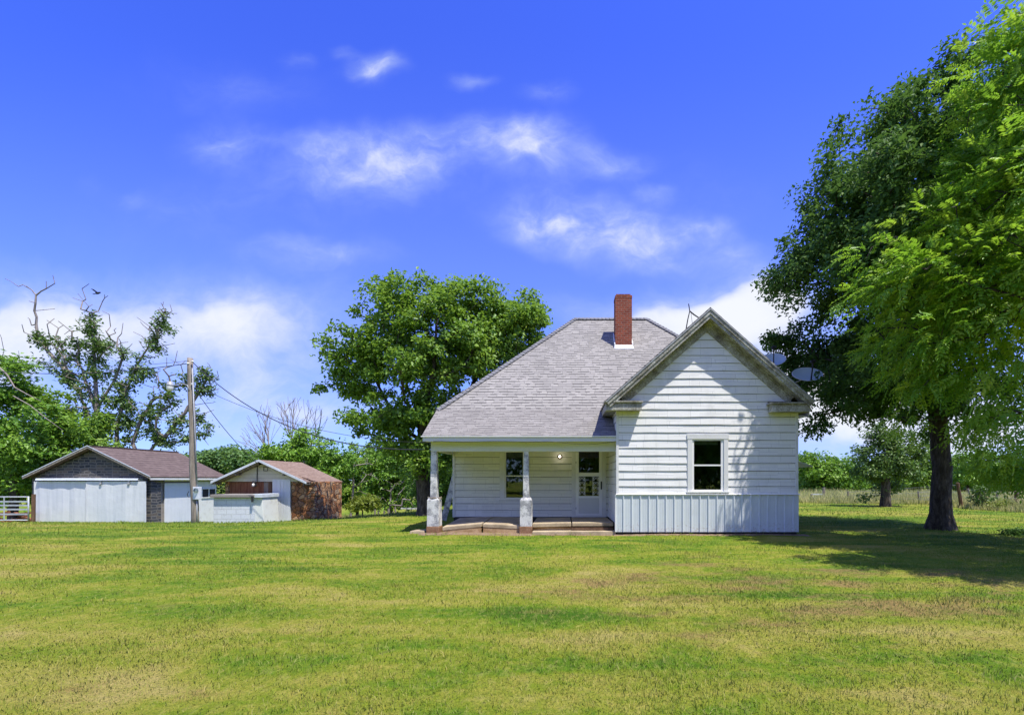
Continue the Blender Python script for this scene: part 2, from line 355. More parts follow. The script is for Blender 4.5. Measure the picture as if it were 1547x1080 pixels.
M['block'] = mat_brick('painted_block', (.72, .74, .755), (.66, .68, .70), (.50, .51, .52), .41, .205, .008)
M['blockgrey'] = mat_brick('grey_block', (.30, .27, .235), (.24, .22, .195), (.34, .31, .28), .41, .205, .012)
M['garage_roof'] = mat_shingle('brown_roll_roof', .30, (.125, .092, .080), (.185, .14, .12), (.075, .055, .048), 0, .35)
M['shed_roof'] = mat_shingle('faded_roof', .16, (.24, .165, .12), (.33, .245, .185), (.13, .085, .06), 0, .45)
M['gable_cream'] = mat_paint('aged_cream_board', (.60, .565, .43), (.34, .29, .20), .5, 3.0)
M['doorpanel'] = mat_doorpanel('white_sheet_door')
M['cream'] = mat_paint('cream_paint', (.70, .71, .66), (.40, .37, .30), .5, 3.0)
M['bark'] = mat_rough('bark', [(.32, (.018, .014, .011)), (.47, (.065, .052, .042)), (.58, (.12, .10, .085)), (.72, (.24, .215, .19))], 5, 26, .95, 1.0, .04, (2.2, 2.2, .6), .1)
M['bark_pale'] = mat_rough('pale_bark', [(.3, (.11, .09, .075)), (.5, (.24, .205, .175)), (.7, (.40, .355, .31))], 5, 26, .95, .8, .02, (2.2, 2.2, .5), .1)
M['leaf_mid'] = mat_leaf('leaf_mid', [(.15, (.055, .14, .022)), (.45, (.14, .27, .034)), (.7, (.25, .39, .05)), (.92, (.40, .50, .09))])
M['leaf_dark'] = mat_leaf('leaf_dark', [(.15, (.032, .085, .020)), (.5, (.085, .175, .032)), (.8, (.165, .27, .05)), (.95, (.27, .36, .09))], (.17, .32, .05), .28, .6, .15)
M['leaf_bright'] = mat_leaf('leaf_bright', [(.15, (.065, .20, .016)), (.42, (.17, .345, .024)), (.66, (.36, .50, .04)), (.9, (.66, .70, .11))], (.38, .66, .05), .40)
M['leaf_elm'] = mat_leaf('leaf_elm', [(.15, (.045, .10, .026)), (.5, (.115, .205, .042)), (.8, (.21, .31, .06)), (.95, (.33, .41, .12))], (.20, .33, .06), .26)
M['leaf_hedge'] = mat_leaf('leaf_hedge', [(.15, (.05, .14, .018)), (.45, (.14, .29, .028)), (.7, (.24, .40, .04)), (.92, (.36, .49, .08))], (.26, .45, .05), .32)
M['leaf_yellow'] = mat_leaf('leaf_yellow', [(.15, (.07, .12, .015)), (.5, (.19, .25, .03)), (.85, (.36, .38, .06))], (.40, .48, .05), .35)
M['leaf_far'] = mat_leaf('leaf_far', [(.15, (.04, .10, .026)), (.5, (.095, .19, .04)), (.85, (.18, .29, .065))], (.22, .36, .06), .28)
M['blade'] = mat_blade('grass_blade')
M['lawn'] = mat_lawn('lawn')
M['straw'] = mat_leaf('tall_grass_straw', [(.1, (.18, .24, .06)), (.4, (.40, .41, .14)), (.7, (.60, .54, .24)), (.95, (.72, .62, .34))], (.5, .5, .2), .35, .7, .1)
M['dirt'] = mat_rough('dirt', [(.3, (.11, .075, .045)), (.5, (.21, .145, .09)), (.7, (.32, .24, .155))], 5, 40, .95, .6, .02)

# ------------------------------------------------------------------ geometry helpers
def W(x, y, Y): return Vector(((x - CX) * Y / FPX, Y, CAMZ - (y - CY) * Y / FPX))
def sstep(a, b, x):
    t = np.clip((np.asarray(x, float) - a) / (b - a), 0, 1); return t * t * (3 - 2 * t)
def gz(X, Y):
    X = np.asarray(X, float); Y = np.asarray(Y, float)
    z = np.where(Y < 11, 0.0, np.where(Y < 20.35, -.00512 * (Y - 11) ** 2, 1.5 - .0957 * Y))
    z = np.where(Y > 32, -1.5624 - .35 * (1 - np.exp(-(Y - 32) / 8)), z)
    s = sstep(-5, -14.5, X)
    und = .012 * np.sin(X * .9 + 1.3) * np.cos(Y * .7) + .008 * np.sin(X * 2.3 + Y * 1.7)
    out = z * s + und * np.where(np.abs(Y) < 40, 1, 0)
    return out - .9 * sstep(45, 90, Y) * (1 - s)
def g1(X, Y): return float(gz(X, Y))

class MB:
    def __init__(s): s.v = []; s.f = []; s.uv = {}
    def pts(s, ps):
        i = len(s.v); s.v += [tuple(p) for p in ps]; return i
    def face(s, ps, uv=None):
        i = s.pts(ps); s.f.append(tuple(range(i, i + len(ps))))
        if uv: s.uv[len(s.f) - 1] = uv
    def box(s, x0, x1, y0, y1, z0, z1):
        i = s.pts([(x0, y0, z0), (x1, y0, z0), (x1, y1, z0), (x0, y1, z0), (x0, y0, z1), (x1, y0, z1), (x1, y1, z1), (x0, y1, z1)])
        s.f += [tuple(i + k for k in q) for q in ((0, 3, 2, 1), (4, 5, 6, 7), (0, 1, 5, 4), (1, 2, 6, 5), (2, 3, 7, 6), (3, 0, 4, 7))]
        return s
    def hexa(s, p):   # 4 bottom, 4 top points
        i = s.pts(p)
        s.f += [tuple(i + k for k in q) for q in ((0, 3, 2, 1), (4, 5, 6, 7), (0, 1, 5, 4), (1, 2, 6, 5), (2, 3, 7, 6), (3, 0, 4, 7))]
        return s
    def extrude(s, poly, d):     # closed planar polygon and an offset vector
        n = len(poly); d = Vector(d)
        a = s.pts(poly); b = s.pts([Vector(p) + d for p in poly])
        s.f.append(tuple(range(a, a + n))); s.f.append(tuple(range(b + n - 1, b - 1, -1)))
        for k in range(n): s.f.append((a + k, b + k, b + (k + 1) % n, a + (k + 1) % n))
        return s
    def slab(s, poly, t):        # polygon thickened downwards along its normal
        n = (Vector(poly[1]) - Vector(poly[0])).cross(Vector(poly[2]) - Vector(poly[0])).normalized()
        if n.z < 0: n = -n
        return s.extrude(poly, -n * t)
    def bar(s, a, b, w, h, up=(0, 0, 1)):
        a = Vector(a); b = Vector(b); d = (b - a).normalized(); u = Vector(up)
        r = d.cross(u).normalized(); u = r.cross(d).normalized()
        q = lambda p: [p - r * w / 2 - u * h / 2, p + r * w / 2 - u * h / 2, p + r * w / 2 + u * h / 2, p - r * w / 2 + u * h / 2]
        i = s.pts(q(a) + q(b))
        s.f += [(i, i + 1, i + 2, i + 3)[::-1], (i + 4, i + 5, i + 6, i + 7)] + [(i + k, i + (k + 1) % 4, i + 4 + (k + 1) % 4, i + 4 + k) for k in range(4)]
        return s
    def tube(s, path, rad, n=8, cap=True, jit=0.0, rng=None):
        path = [Vector(p) for p in path]; m = len(path)
        if not hasattr(rad, '__len__'): rad = [rad] * m
        ref = Vector((0, 0, 1)); prev = None; base = len(s.v)
        for k, p in enumerate(path):
            d = (path[min(k + 1, m - 1)] - path[max(k - 1, 0)]).normalized()
            if prev is None:
                if abs(d.dot(ref)) > .95: ref = Vector((1, 0, 0))
                r = d.cross(ref).normalized()
            else: r = (prev - d * prev.dot(d)).normalized()
            prev = r; u = d.cross(r)
            for j in range(n):
                a = 2 * math.pi * j / n; rr = rad[k] * (1 + (rng.uniform(-jit, jit) if jit else 0))
                s.v.append(tuple(p + (r * math.cos(a) + u * math.sin(a)) * rr))
        for k in range(m - 1):
            for j in range(n):
                s.f.append((base + k * n + j, base + k * n + (j + 1) % n, base + (k + 1) * n + (j + 1) % n, base + (k + 1) * n + j))
        if cap:
            s.f.append(tuple(base + j for j in range(n))[::-1]); s.f.append(tuple(base + (m - 1) * n + j for j in range(n)))
        return s
    def lathe(s, c, prof, n=12, axis=(0, 0, 1)):   # prof: (radius, height along axis)
        ax = Vector(axis).normalized(); ref = Vector((1, 0, 0)) if abs(ax.x) < .9 else Vector((0, 1, 0))
        r = ax.cross(ref).normalized(); u = ax.cross(r); c = Vector(c); b = len(s.v)
        for (rr, h) in prof:
            for j in range(n):
                a = 2 * math.pi * j / n; s.v.append(tuple(c + ax * h + (r * math.cos(a) + u * math.sin(a)) * rr))
        for k in range(len(prof) - 1):
            for j in range(n):
                s.f.append((b + k * n + j, b + k * n + (j + 1) % n, b + (k + 1) * n + (j + 1) % n, b + (k + 1) * n + j))
        return s
    def build(s, name, mat, parent=None, smooth=False, bevel=0.0):
        me = bpy.data.meshes.new(name); me.from_pydata(s.v, [], s.f)
        if smooth: me.polygons.foreach_set('use_smooth', [True] * len(me.polygons))
        uvl = me.uv_layers.new(name='UVMap')
        for p in me.polygons:
            if p.index in s.uv:
                for li, q in zip(p.loop_indices, s.uv[p.index]): uvl.data[li].uv = q
                continue
            n = p.normal
            if abs(n.z) > .999: u, v = Vector((1, 0, 0)), Vector((0, 1, 0))
            else:
                u = Vector((0, 0, 1)).cross(n).normalized(); v = n.cross(u)
            for li in p.loop_indices:
                co = me.vertices[me.loops[li].vertex_index].co
                uvl.data[li].uv = (co.dot(u), co.dot(v))
        me.materials.append(mat)
        o = link(name, me, parent)
        if bevel:
            b = o.modifiers.new('bevel', 'BEVEL'); b.width = bevel; b.segments = 2; b.limit_method = 'ANGLE'
        return o

def link(name, me, parent=None):
    o = bpy.data.objects.new(name, me); COL.objects.link(o)
    if parent is not None:
        o.parent = parent; root = parent
        if parent.get('_loc') is not None: o.matrix_parent_inverse = Matrix.Translation(-Vector(parent['_loc']))
    return o
def tag(o, label=None, cat=None, group=None, kind=None):
    if label: o['label'] = label
    if cat: o['category'] = cat
    if group: o['group'] = group
    if kind: o['kind'] = kind
    return o
def thing(name, label, cat, loc, group=None):
    o = bpy.data.objects.new(name, None); COL.objects.link(o); o.location = loc
    o['_loc'] = [float(c) for c in loc]; o.empty_display_size = .2
    return tag(o, label, cat, group)

def lap_siding(mb, z0, z1, course, a0, a1, fn, clip=None, hole=None, seed=0, wav=.0035, step=.42, proud=.017):
    """lap boards: fn(s, out, z) -> world point; clip(z) -> (a0, a1); holes are (s0, s1, z0, z1)"""
    rng = random.Random(seed); k = 0
    while z0 + k * course < z1 - .01:
        zb = z0 + k * course; zt = min(zb + course - .011, z1); k += 1
        ca, cb = (a0, a1) if clip is None else clip(zb)
        ta, tb = (a0, a1) if clip is None else clip(zt)
        if cb - ca < .02: continue
        pieces = [(0.0, 1.0, zb, zt)]
        if hole:
            for (h0, h1, hz0, hz1) in hole:
                new = []
                for (s0, s1, q0, q1) in pieces:
                    if q1 <= hz0 or q0 >= hz1: new.append((s0, s1, q0, q1)); continue
                    f0 = (h0 - ca) / (cb - ca); f1 = (h1 - ca) / (cb - ca)
                    f0 = min(max(f0, s0), s1); f1 = min(max(f1, s0), s1)
                    if f0 > s0: new.append((s0, f0, q0, q1))
                    if f1 < s1: new.append((f1, s1, q0, q1))
                    if f1 > f0:
                        if q0 < hz0: new.append((f0, f1, q0, hz0))
                        if q1 > hz1: new.append((f0, f1, hz1, q1))
                pieces = new
        for (s0, s1, q0, q1) in pieces:
            n = max(1, int((s1 - s0) * (cb - ca) / step)); bo = []; to = []; ba = []
            for i in range(n + 1):
                f = s0 + (s1 - s0) * i / n
                fb = ca + (cb - ca) * f; ft = ta + (tb - ta) * f
                t0 = (q0 - zb) / course; t1 = (q1 - zb) / course
                jz = rng.uniform(-wav, wav); jo = rng.uniform(0, .006)
                ob = proud * (1 - t0) + .002 + jo
                bo.append(fn(fb, ob, q0 + jz)); to.append(fn(ft, proud * max(0, 1 - t1) + .002, q1)); ba.append(fn(fb, 0, q0 + jz))
            for i in range(n):
                mb.face([bo[i], bo[i + 1], to[i + 1], to[i]]); mb.face([ba[i], ba[i + 1], bo[i + 1], bo[i]])

# ------------------------------------------------------------------ ground
def build_ground():
    xs = np.unique(np.concatenate([np.linspace(-700, -60, 17), np.linspace(-60, -34, 14), np.linspace(-34, 24, 117), np.linspace(24, 60, 19), np.linspace(60, 700, 17)]))
    ys = np.unique(np.concatenate([np.linspace(-300, -20, 12), np.linspace(-20, 0, 9), np.linspace(0, 40, 121), np.linspace(40, 100, 21), np.linspace(100, 1500, 15)]))
    Xg, Yg = np.meshgrid(xs, ys); Z = gz(Xg, Yg)
    v = np.stack([Xg, Yg, Z], -1).reshape(-1, 3); nx, ny = len(xs), len(ys)
    f = [(j * nx + i, j * nx + i + 1, (j + 1) * nx + i + 1, (j + 1) * nx + i) for j in range(ny - 1) for i in range(nx - 1)]
    me = bpy.data.meshes.new('lawn'); me.from_pydata(v.tolist(), [], f)
    me.polygons.foreach_set('use_smooth', [True] * len(f)); me.materials.append(M['lawn'])
    tag(link('lawn', me), 'mown green and straw yellow lawn with dry patches around the house', 'lawn', kind='structure')
build_ground()

# ------------------------------------------------------------------ farmhouse
BX0, BX1, BY = 1.38, 6.25, 12.30          # front gable bay
RC, RHW, RZ, RE = 3.80, 2.77, 6.03, 3.57  # its roof: centre, half width, ridge height, eave height
RS = (RZ - RE) / RHW
PY = 14.65                                # porch back wall
HX0, HX1 = -3.62, 7.08                    # main block
EY, EZ = 13.77, 3.62                      # main roof eave
HOUSE = thing('farmhouse', 'white clapboard farmhouse with hipped grey shingle roof, front gable and corner porch', 'house', (1.5, 15, 0))
H = HOUSE
def roofz(x): return RZ - RS * abs(x - RC)

def bay():
    # siding on the front, with the window opening left open
    wx0, wx1 = W(1045.5, 0, BY).x, W(1093.0, 0, BY).x
    wz0, wz1 = W(0, 742.0, BY).z, W(0, 663.5, BY).z
    mb = MB(); rt = .40
    def clip(z):
        h = (RZ - rt - z) / RS
        return max(BX0 + .04, RC - h), min(BX1 - .04, RC + h)
    lap_siding(mb, 1.106, RZ - rt - .02, .208, 0, 0, lambda s, o, z: (s, BY - o, z), clip, [(wx0, wx1, wz0, wz1)], 3, wav=.005)
    # side walls of the bay
    lap_siding(mb, .30, 3.4, .213, BY + .05, PY, lambda s, o, z: (BX0 - o, s, z), None, None, 4)
    lap_siding(mb, 1.106, 3.4, .208, BY + .05, 14.6, lambda s, o, z: (BX1 + o, s, z), None, None, 5)
    mb.build('bay_wall', M['siding'], H)
    # sheathing behind the boards, coloured dark to deepen the shade lines in the gaps
    c = MB()
    c.box(BX0 + .005, wx0, BY + .004, BY + .10, .0, 3.45); c.box(wx1, BX1 - .005, BY + .004, BY + .10, .0, 3.45)
    c.box(wx0, wx1, BY + .004, BY + .10, 0, wz0); c.box(wx0, wx1, BY + .004, BY + .10, wz1, 3.45)
    c.extrude([(BX0 + .03, BY + .004, 3.451), (BX1 - .03, BY + .004, 3.451), (RC, BY + .004, RZ - .22)], (0, .096, 0))
    c.box(BX0 + .005, BX0 + .10, BY + .101, PY, 0, 3.45); c.box(BX1 - .10, BX1 - .005, BY + .101, PY + .3, 0, 3.45)
    c.build('sheathing', M['dark'], H)
    for x0, x1 in ((BX0 - .022, BX0 + .045), (BX1 - .045, BX1 + .022)): MB().box(x0, x1, BY - .028, BY + .06, 1.106, 3.33).build('corner_board', M['trim'], H)
    # ribbed metal skirt
    rb = MB(); z0, z1 = .085, 1.10; p = []; x = BX0 - .02; off = .04
    while x < BX1 + .02 - .02:
        p += [(x, off), (x + .165, off)]
        p += [(x + .180, off + .026), (x + .200, off + .026), (x + .215, off)]
        for q in (.045, .085, .125): pass
        x += .229
    p = [(min(a, BX1 + .025), b) for a, b in p]
    for (a, oa), (b, ob) in zip(p[:-1], p[1:]):
        if b - a > 1e-5: rb.face([(a, BY - oa, z0), (b, BY - ob, z0), (b, BY - ob, z1), (a, BY - oa, z1)])
    x = BX0 - .02   # faint stiffening beads in each pan
    while x < BX1 - .1:
        for q in (.055, .11):
            if x + q + .012 < BX1: rb.face([(x + q, BY - off, z0), (x + q + .006, BY - off - .005, z0), (x + q + .006, BY - off - .005, z1), (x + q, BY - off, z1)]); rb.face([(x + q + .006, BY - off - .005, z0), (x + q + .012, BY - off, z0), (x + q + .012, BY - off, z1), (x + q + .006, BY - off - .005, z1)])
        x += .229
    y = BY
    while y < 14.6:
        rb.face([(BX1 + .028, y, z0), (BX1 + .028, y + .18, z0), (BX1 + .028, y + .18, z1), (BX1 + .028, y, z1)])
        rb.face([(BX1 + .028, y + .18, z0), (BX1 + .05, y + .2, z0), (BX1 + .05, y + .2, z1), (BX1 + .028, y + .18, z1)])
        rb.face([(BX1 + .05, y + .2, z0), (BX1 + .028, y + .229, z0), (BX1 + .028, y + .229, z1), (BX1 + .05, y + .2, z1)])
        y += .229
    rb.build('metal_skirt', M['rib'], H)
    cp = MB(); cp.extrude([(BX0 - .03, BY - .005, 1.112), (BX0 - .03, BY - .075, 1.098), (BX0 - .03, BY - .075, 1.088), (BX0 - .03, BY - .005, 1.102)], (BX1 - BX0 + .085, 0, 0))
    cp.box(BX0 - .052, BX0 - .021, BY - .05, BY + .10, .085, 1.086)
    cp.build('skirt_trim', M['trim_clean'], H)
    f = MB(); f.box(BX0 + .03, BX1 - .02, BY + .005, BY + .16, -.3, .0849); f.box(BX1 - .18, BX1 - .02, BY + .161, 15, -.3, .0849)
    f.build('foundation', M['found'], H)
bay()

def gable_roof():
    y0, y1 = 11.96, 16.4
    t = .11
    for sgn in (-1, 1):
        e = RC + sgn * RHW
        mb = MB(); mb.slab([(RC, y0, RZ), (e, y0, RE), (e, y1 - 1.9, RE), (e, y1 - 1.5, RE), (RC, y1, RZ)], .03)
        mb.build('gable_roof', M['shingle'], H)
        # layered rake mouldings: shingle edge strip, crown, fascia
        pk = Vector((RC, y0, RZ)); ev = Vector((e, y0, RE)); d = (ev - pk).normalized(); n = Vector((-d.z, 0, d.x)) * (1 if sgn < 0 else -1)
        if n.z < 0: n = -n
        def rake(off0, off1, ya, yb, name, m, ex=0.0):
            a0, a1 = pk - n * off0, pk - n * off1
            # meet at the centre line
            f = lambda p: p + d * ((RC - p.x) / d.x)
            A0, A1 = f(a0), f(a1); B0, B1 = ev - n * off0 + d * ex, ev - n * off1 + d * ex
            b = MB(); b.extrude([(A0.x, ya, A0.z), (B0.x, ya, B0.z), (B1.x, ya, B1.z), (A1.x, ya, A1.z)], (0, yb - ya, 0)); return b
        rake(.031, .055, y0 - .03, y0 + .05, '', None).build('drip_edge', M['grey'], H)
        rake(.056, .135, y0 - .012, y0 + .045, '', None).build('crown_moulding', M['weathered'], H)
        rake(.136, .215, y0 + .012, y0 + .045, '', None).build('rake_fascia', M['weathered'], H)
        rake(.165, .185, y0 + .046, BY - .045, '', None, -.03).build('rake_soffit', M['weathered'], H)
        rake(.186, .41, BY - .044, BY - .002, '', None, -.42).build('frieze_board', M['weathered'], H)
        rake(.186, .235, BY - .085, BY - .045, '', None, -.42).build('bed_moulding', M['weathered'], H)
        # boxed eave with its return on the gable front
        xi, xo = (BX0, 1.06) if sgn < 0 else (BX1, 6.46)
        xin = 2.0 if sgn < 0 else 5.46; a, b = sorted((xo, xin)); zb = 3.33 if sgn < 0 else 3.29
        q = MB(); q.box(a, b, y0 + .045, BY - .02, zb, zb + .20)
        q.build('cornice_return', M['weathered'], H)
        cbx = MB(); cbx.box(a - .05, b + .03, y0 + .005, BY - .021, zb + .202, zb + .245)
        cbx.extrude([(a - .02, y0 + .02, zb + .247), (a - .02, BY - .03, zb + .247), (a - .02, BY - .03, zb + .30)], (b - a + .03, 0, 0))
        cbx.build('return_cap', M['weathered'], H)
        a, b = sorted((xo, xi)); bx = MB(); bx.box(a, b, BY - .019, 14.4, zb + .01, zb + .19); bx.build('eave_box', M['weathered'], H)
gable_roof()

def main_block():
    mb = MB()
    # porch back wall with openings for window and door
    px0, px1 = W(763, 0, PY).x, W(791.5, 0, PY).x; pz0, pz1 = W(0, 752.5, PY).z, W(0, 676, PY).z
    dx0, dx1 = W(869.2, 0, PY).x, W(909.5, 0, PY).x; dz1 = W(0, 676, PY).z
    lap_siding(mb, .30, 2.62, .213, HX0 + .05, BX0, lambda s, o, z: (s, PY - o, z), None, [(px0, px1, pz0, pz1), (dx0, dx1, .2, dz1)], 7, wav=.003)
    mb.build('porch_wall', M['siding_porch'], H)
    fb = MB(); lap_siding(fb, .30, 3.55, .213, BX1 + .06, HX1, lambda s, o, z: (s, PY - o, z), None, None, 14); fb.build('recessed_front_wall', M['siding_side'], H)
    sb = MB()
    lap_siding(sb, .30, 3.5, .213, PY + .03, 21.9, lambda s, o, z: (HX0 - o, s, z), None, None, 8)
    sb.build('side_wall', M['siding_side'], H); sb = MB()
    lap_siding(sb, .30, 3.5, .213, PY + .03, 21.9, lambda s, o, z: (HX1 + o, s, z), None, None, 9)
    sb.build('side_wall', M['siding_side'], H)
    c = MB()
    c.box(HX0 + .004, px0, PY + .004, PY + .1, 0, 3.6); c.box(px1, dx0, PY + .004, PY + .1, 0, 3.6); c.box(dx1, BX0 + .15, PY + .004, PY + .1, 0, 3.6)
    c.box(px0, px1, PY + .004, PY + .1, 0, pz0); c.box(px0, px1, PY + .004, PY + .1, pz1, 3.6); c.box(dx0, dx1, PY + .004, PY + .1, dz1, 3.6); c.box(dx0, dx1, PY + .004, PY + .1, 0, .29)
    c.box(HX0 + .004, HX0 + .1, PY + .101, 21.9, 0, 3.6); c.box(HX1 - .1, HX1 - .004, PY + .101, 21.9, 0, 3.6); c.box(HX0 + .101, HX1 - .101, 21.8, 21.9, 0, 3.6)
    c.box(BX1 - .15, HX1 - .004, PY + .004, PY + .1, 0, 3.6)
    c.build('inner_wall', M['dark'], H)  # dark backing colour deepens the shade lines between the boards
    k = MB(); k.box(HX0 - .025, HX0 + .045, PY - .03, PY + .045, .285, 3.3); k.build('corner_board', M['trim'], H)
    # hip roof
    L, Rr = -3.90, 7.40; B = 22.13; ry, rz = 17.95, 7.85; rl, rr = .34, 3.21
    def rf(name, poly, m, t=.035):
        q = MB(); q.slab(poly, t); return q.build(name, m, H)
    rf('hip_roof', [(L, EY, EZ), (Rr, EY, EZ), (rr, ry, rz), (rl, ry, rz)], M['shingle'])
    rf('hip_roof', [(L, EY, EZ), (rl, ry, rz), (L, B, EZ)], M['shingle'])
    rf('hip_roof', [(Rr, EY, EZ), (rr, ry, rz), (Rr, B, EZ)], M['shingle'])
    rf('hip_roof', [(L, B, EZ), (Rr, B, EZ), (rr, ry, rz), (rl, ry, rz)], M['shingle'])
    # ridge and hip caps: short overlapping folded pieces
    cap = MB(); rng = random.Random(5)
    for a, b in (((L, EY, EZ), (rl, ry, rz)), ((Rr, EY, EZ), (rr, ry, rz)), ((rl, ry, rz), (rr, ry, rz))):
        a = Vector(a); b = Vector(b); n = int((b - a).length / .15); d = (b - a).normalized()
        r = d.cross(Vector((0, 0, 1))).normalized(); up = r.cross(d).normalized()
        for i in range(n):
            p = a + (b - a) * (i / n); q = a + (b - a) * ((i + 1.25) / n if i < n - 1 else 1.0)
            dr = .075 if abs(d.z) > .1 else .10
            hw = .14; l0 = .035 + rng.uniform(0, .006)
            for sg in (-1, 1):
                e0 = p + r * sg * hw - Vector((0, 0, dr)); e1 = q + r * sg * hw - Vector((0, 0, dr))
                P0, P1, E0, E1 = p + up * l0, q + up * .018, e0 + up * l0, e1 + up * .018
                cap.face([P0, P1, E1, E0]); cap.face([p, P0, E0, e0]); cap.face([E0, E1, e1, e0])
    cap.build('hip_cap', M['cap'], H)
    ef = MB(); ef.box(L + .02, L + .05, EY, B, EZ - .20, EZ - .045); ef.box(L + .051, HX0, EY + .1, B - .1, EZ - .20, EZ - .17)
    ef.build('eave_fascia', M['trim'], H); ef = MB()
    ef.box(Rr - .05, Rr - .02, EY, B, EZ - .20, EZ - .045); ef.box(HX1, Rr - .051, EY + .1, B - .1, EZ - .20, EZ - .17)
    ef.build('eave_fascia', M['trim'], H)
    # chimney
    ch = thing_part = MB(); x0, x1, yf, yb = 1.78, 2.375, 16.36, 16.86
    ch.box(x0, x1, yf, yb, 5.9, 8.02)
    ch.box(x0 - .008, x1 + .008, yf - .008, yb + .008, 8.021, 8.12); ch.box(x0 + .03, x1 - .05, yf + .02, yb - .02, 8.121, 8.17)
    co = ch.build('chimney', M['chimney'], H)
    fl = MB(); fl.hexa([(x0 - .05, yf - .09, 6.16), (x1 + .06, yf - .09, 6.16), (x1 + .06, yf - .02, 6.24), (x0 - .05, yf - .02, 6.24), (x0 - .04, yf - .085, 6.20), (x1 + .05, yf - .085, 6.20), (x1 + .02, yf - .022, 6.33), (x0 - .02, yf - .022, 6.33)])
    for a, b in ((x0 - .035, x0 - .004), (x1 + .004, x1 + .035)):
        fl.hexa([(a, yf - .02, 6.2), (b, yf - .02, 6.2), (b, yb, 6.72), (a, yb, 6.72), (a, yf - .02, 6.38), (b, yf - .02, 6.38), (b, yb, 6.90), (a, yb, 6.90)])
    fl.build('flashing', M['flash'], co)
    # little side awning behind the bay
    aw = MB(); aw.slab([(HX1, 14.75, 2.26), (HX1, 15.85, 2.26), (HX1 + .93, 15.85, 1.94), (HX1 + .93, 14.75, 1.94)], .04); aw.build('side_awning', M['galv'], H)
    return px0, px1, pz0, pz1, dx0, dx1, dz1
PW = main_block()

def window(Yw, x0, x1, z0, z1, trim, yr, parts, curtains, room):
    """x0..z1 the opening; trim = (left, right, top, bottom) board widths; parts = (upper pane z0, z1, lower pane z0, z1, xa, xb)"""
    l, r, t, b = trim; f = -.035
    w = MB()
    w.box(x0 - l, x0, Yw + f, Yw + .02, z0 - b * 0, z1); w.box(x1, x1 + r, Yw + f, Yw + .02, z0, z1)
    w.box(x0 - l - .015, x1 + r + .015, Yw + f - .006, Yw + .02, z1 + .001, z1 + t)
    w.box(x0 - l - .01, x1 + r + .01, Yw + f - .002, Yw + .02, z0 - b, z0 - .031)
    o = w.build('window', M['trim'], H, bevel=.004)
    s = MB(); s.box(x0 - l - .03, x1 + r + .03, Yw + f - .035, Yw + .03, z0 - .030, z0 - .001); s.build('sill', M['trim_clean'], o)
    ua, ub, la, lb, xa, xb = parts
    q = MB()   # sash rails and stiles
    ya, yb = Yw - .012, Yw + .045
    q.box(x0 + .002, xa, ya, yb, z0, z1 - .002); q.box(xb, x1 - .002, ya, yb, z0, z1 - .002)
    q.box(xa + .0005, xb - .0005, ya + .004, yb, z0, la); q.box(xa + .0005, xb - .0005, ya + .004, yb, lb, ua); q.box(xa + .0005, xb - .0005, ya + .004, yb, ub, z1 - .002)
    q.build('sash', M['trim_clean'], o)
    for (a, c, yy) in ((ua, ub, Yw + .030), (la, lb, Yw + .018)):
        p = MB(); p.box(xa - .003, xb + .003, yy, yy + .004, a - .003, c + .003); p.build('pane', M['glass'], o)
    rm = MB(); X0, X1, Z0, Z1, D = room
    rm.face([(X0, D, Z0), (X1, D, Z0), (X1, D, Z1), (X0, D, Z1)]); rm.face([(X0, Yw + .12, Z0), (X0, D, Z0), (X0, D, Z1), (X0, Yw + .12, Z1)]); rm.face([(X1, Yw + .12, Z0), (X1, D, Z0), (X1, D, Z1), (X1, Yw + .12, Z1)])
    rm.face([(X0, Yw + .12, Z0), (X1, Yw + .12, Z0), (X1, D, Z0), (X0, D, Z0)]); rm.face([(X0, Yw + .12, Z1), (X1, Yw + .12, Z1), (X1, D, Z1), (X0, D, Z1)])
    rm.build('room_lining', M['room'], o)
    if curtains:
        for (cx0, cx1, cz0, cz1) in curtains:
            c = MB(); n = 14
            for i in range(n):
                fa, fb = i / n, (i + 1) / n; da, db = .018 * math.sin(fa * 22), .018 * math.sin(fb * 22)
                c.face([(cx0 + (cx1 - cx0) * fa, Yw + .16 + da, cz0), (cx0 + (cx1 - cx0) * fb, Yw + .16 + db, cz0), (cx0 + (cx1 - cx0) * fb, Yw + .16 + db, cz1), (cx0 + (cx1 - cx0) * fa, Yw + .16 + da, cz1)])
            c.build('curtain', M['curtain'], o)
    return o

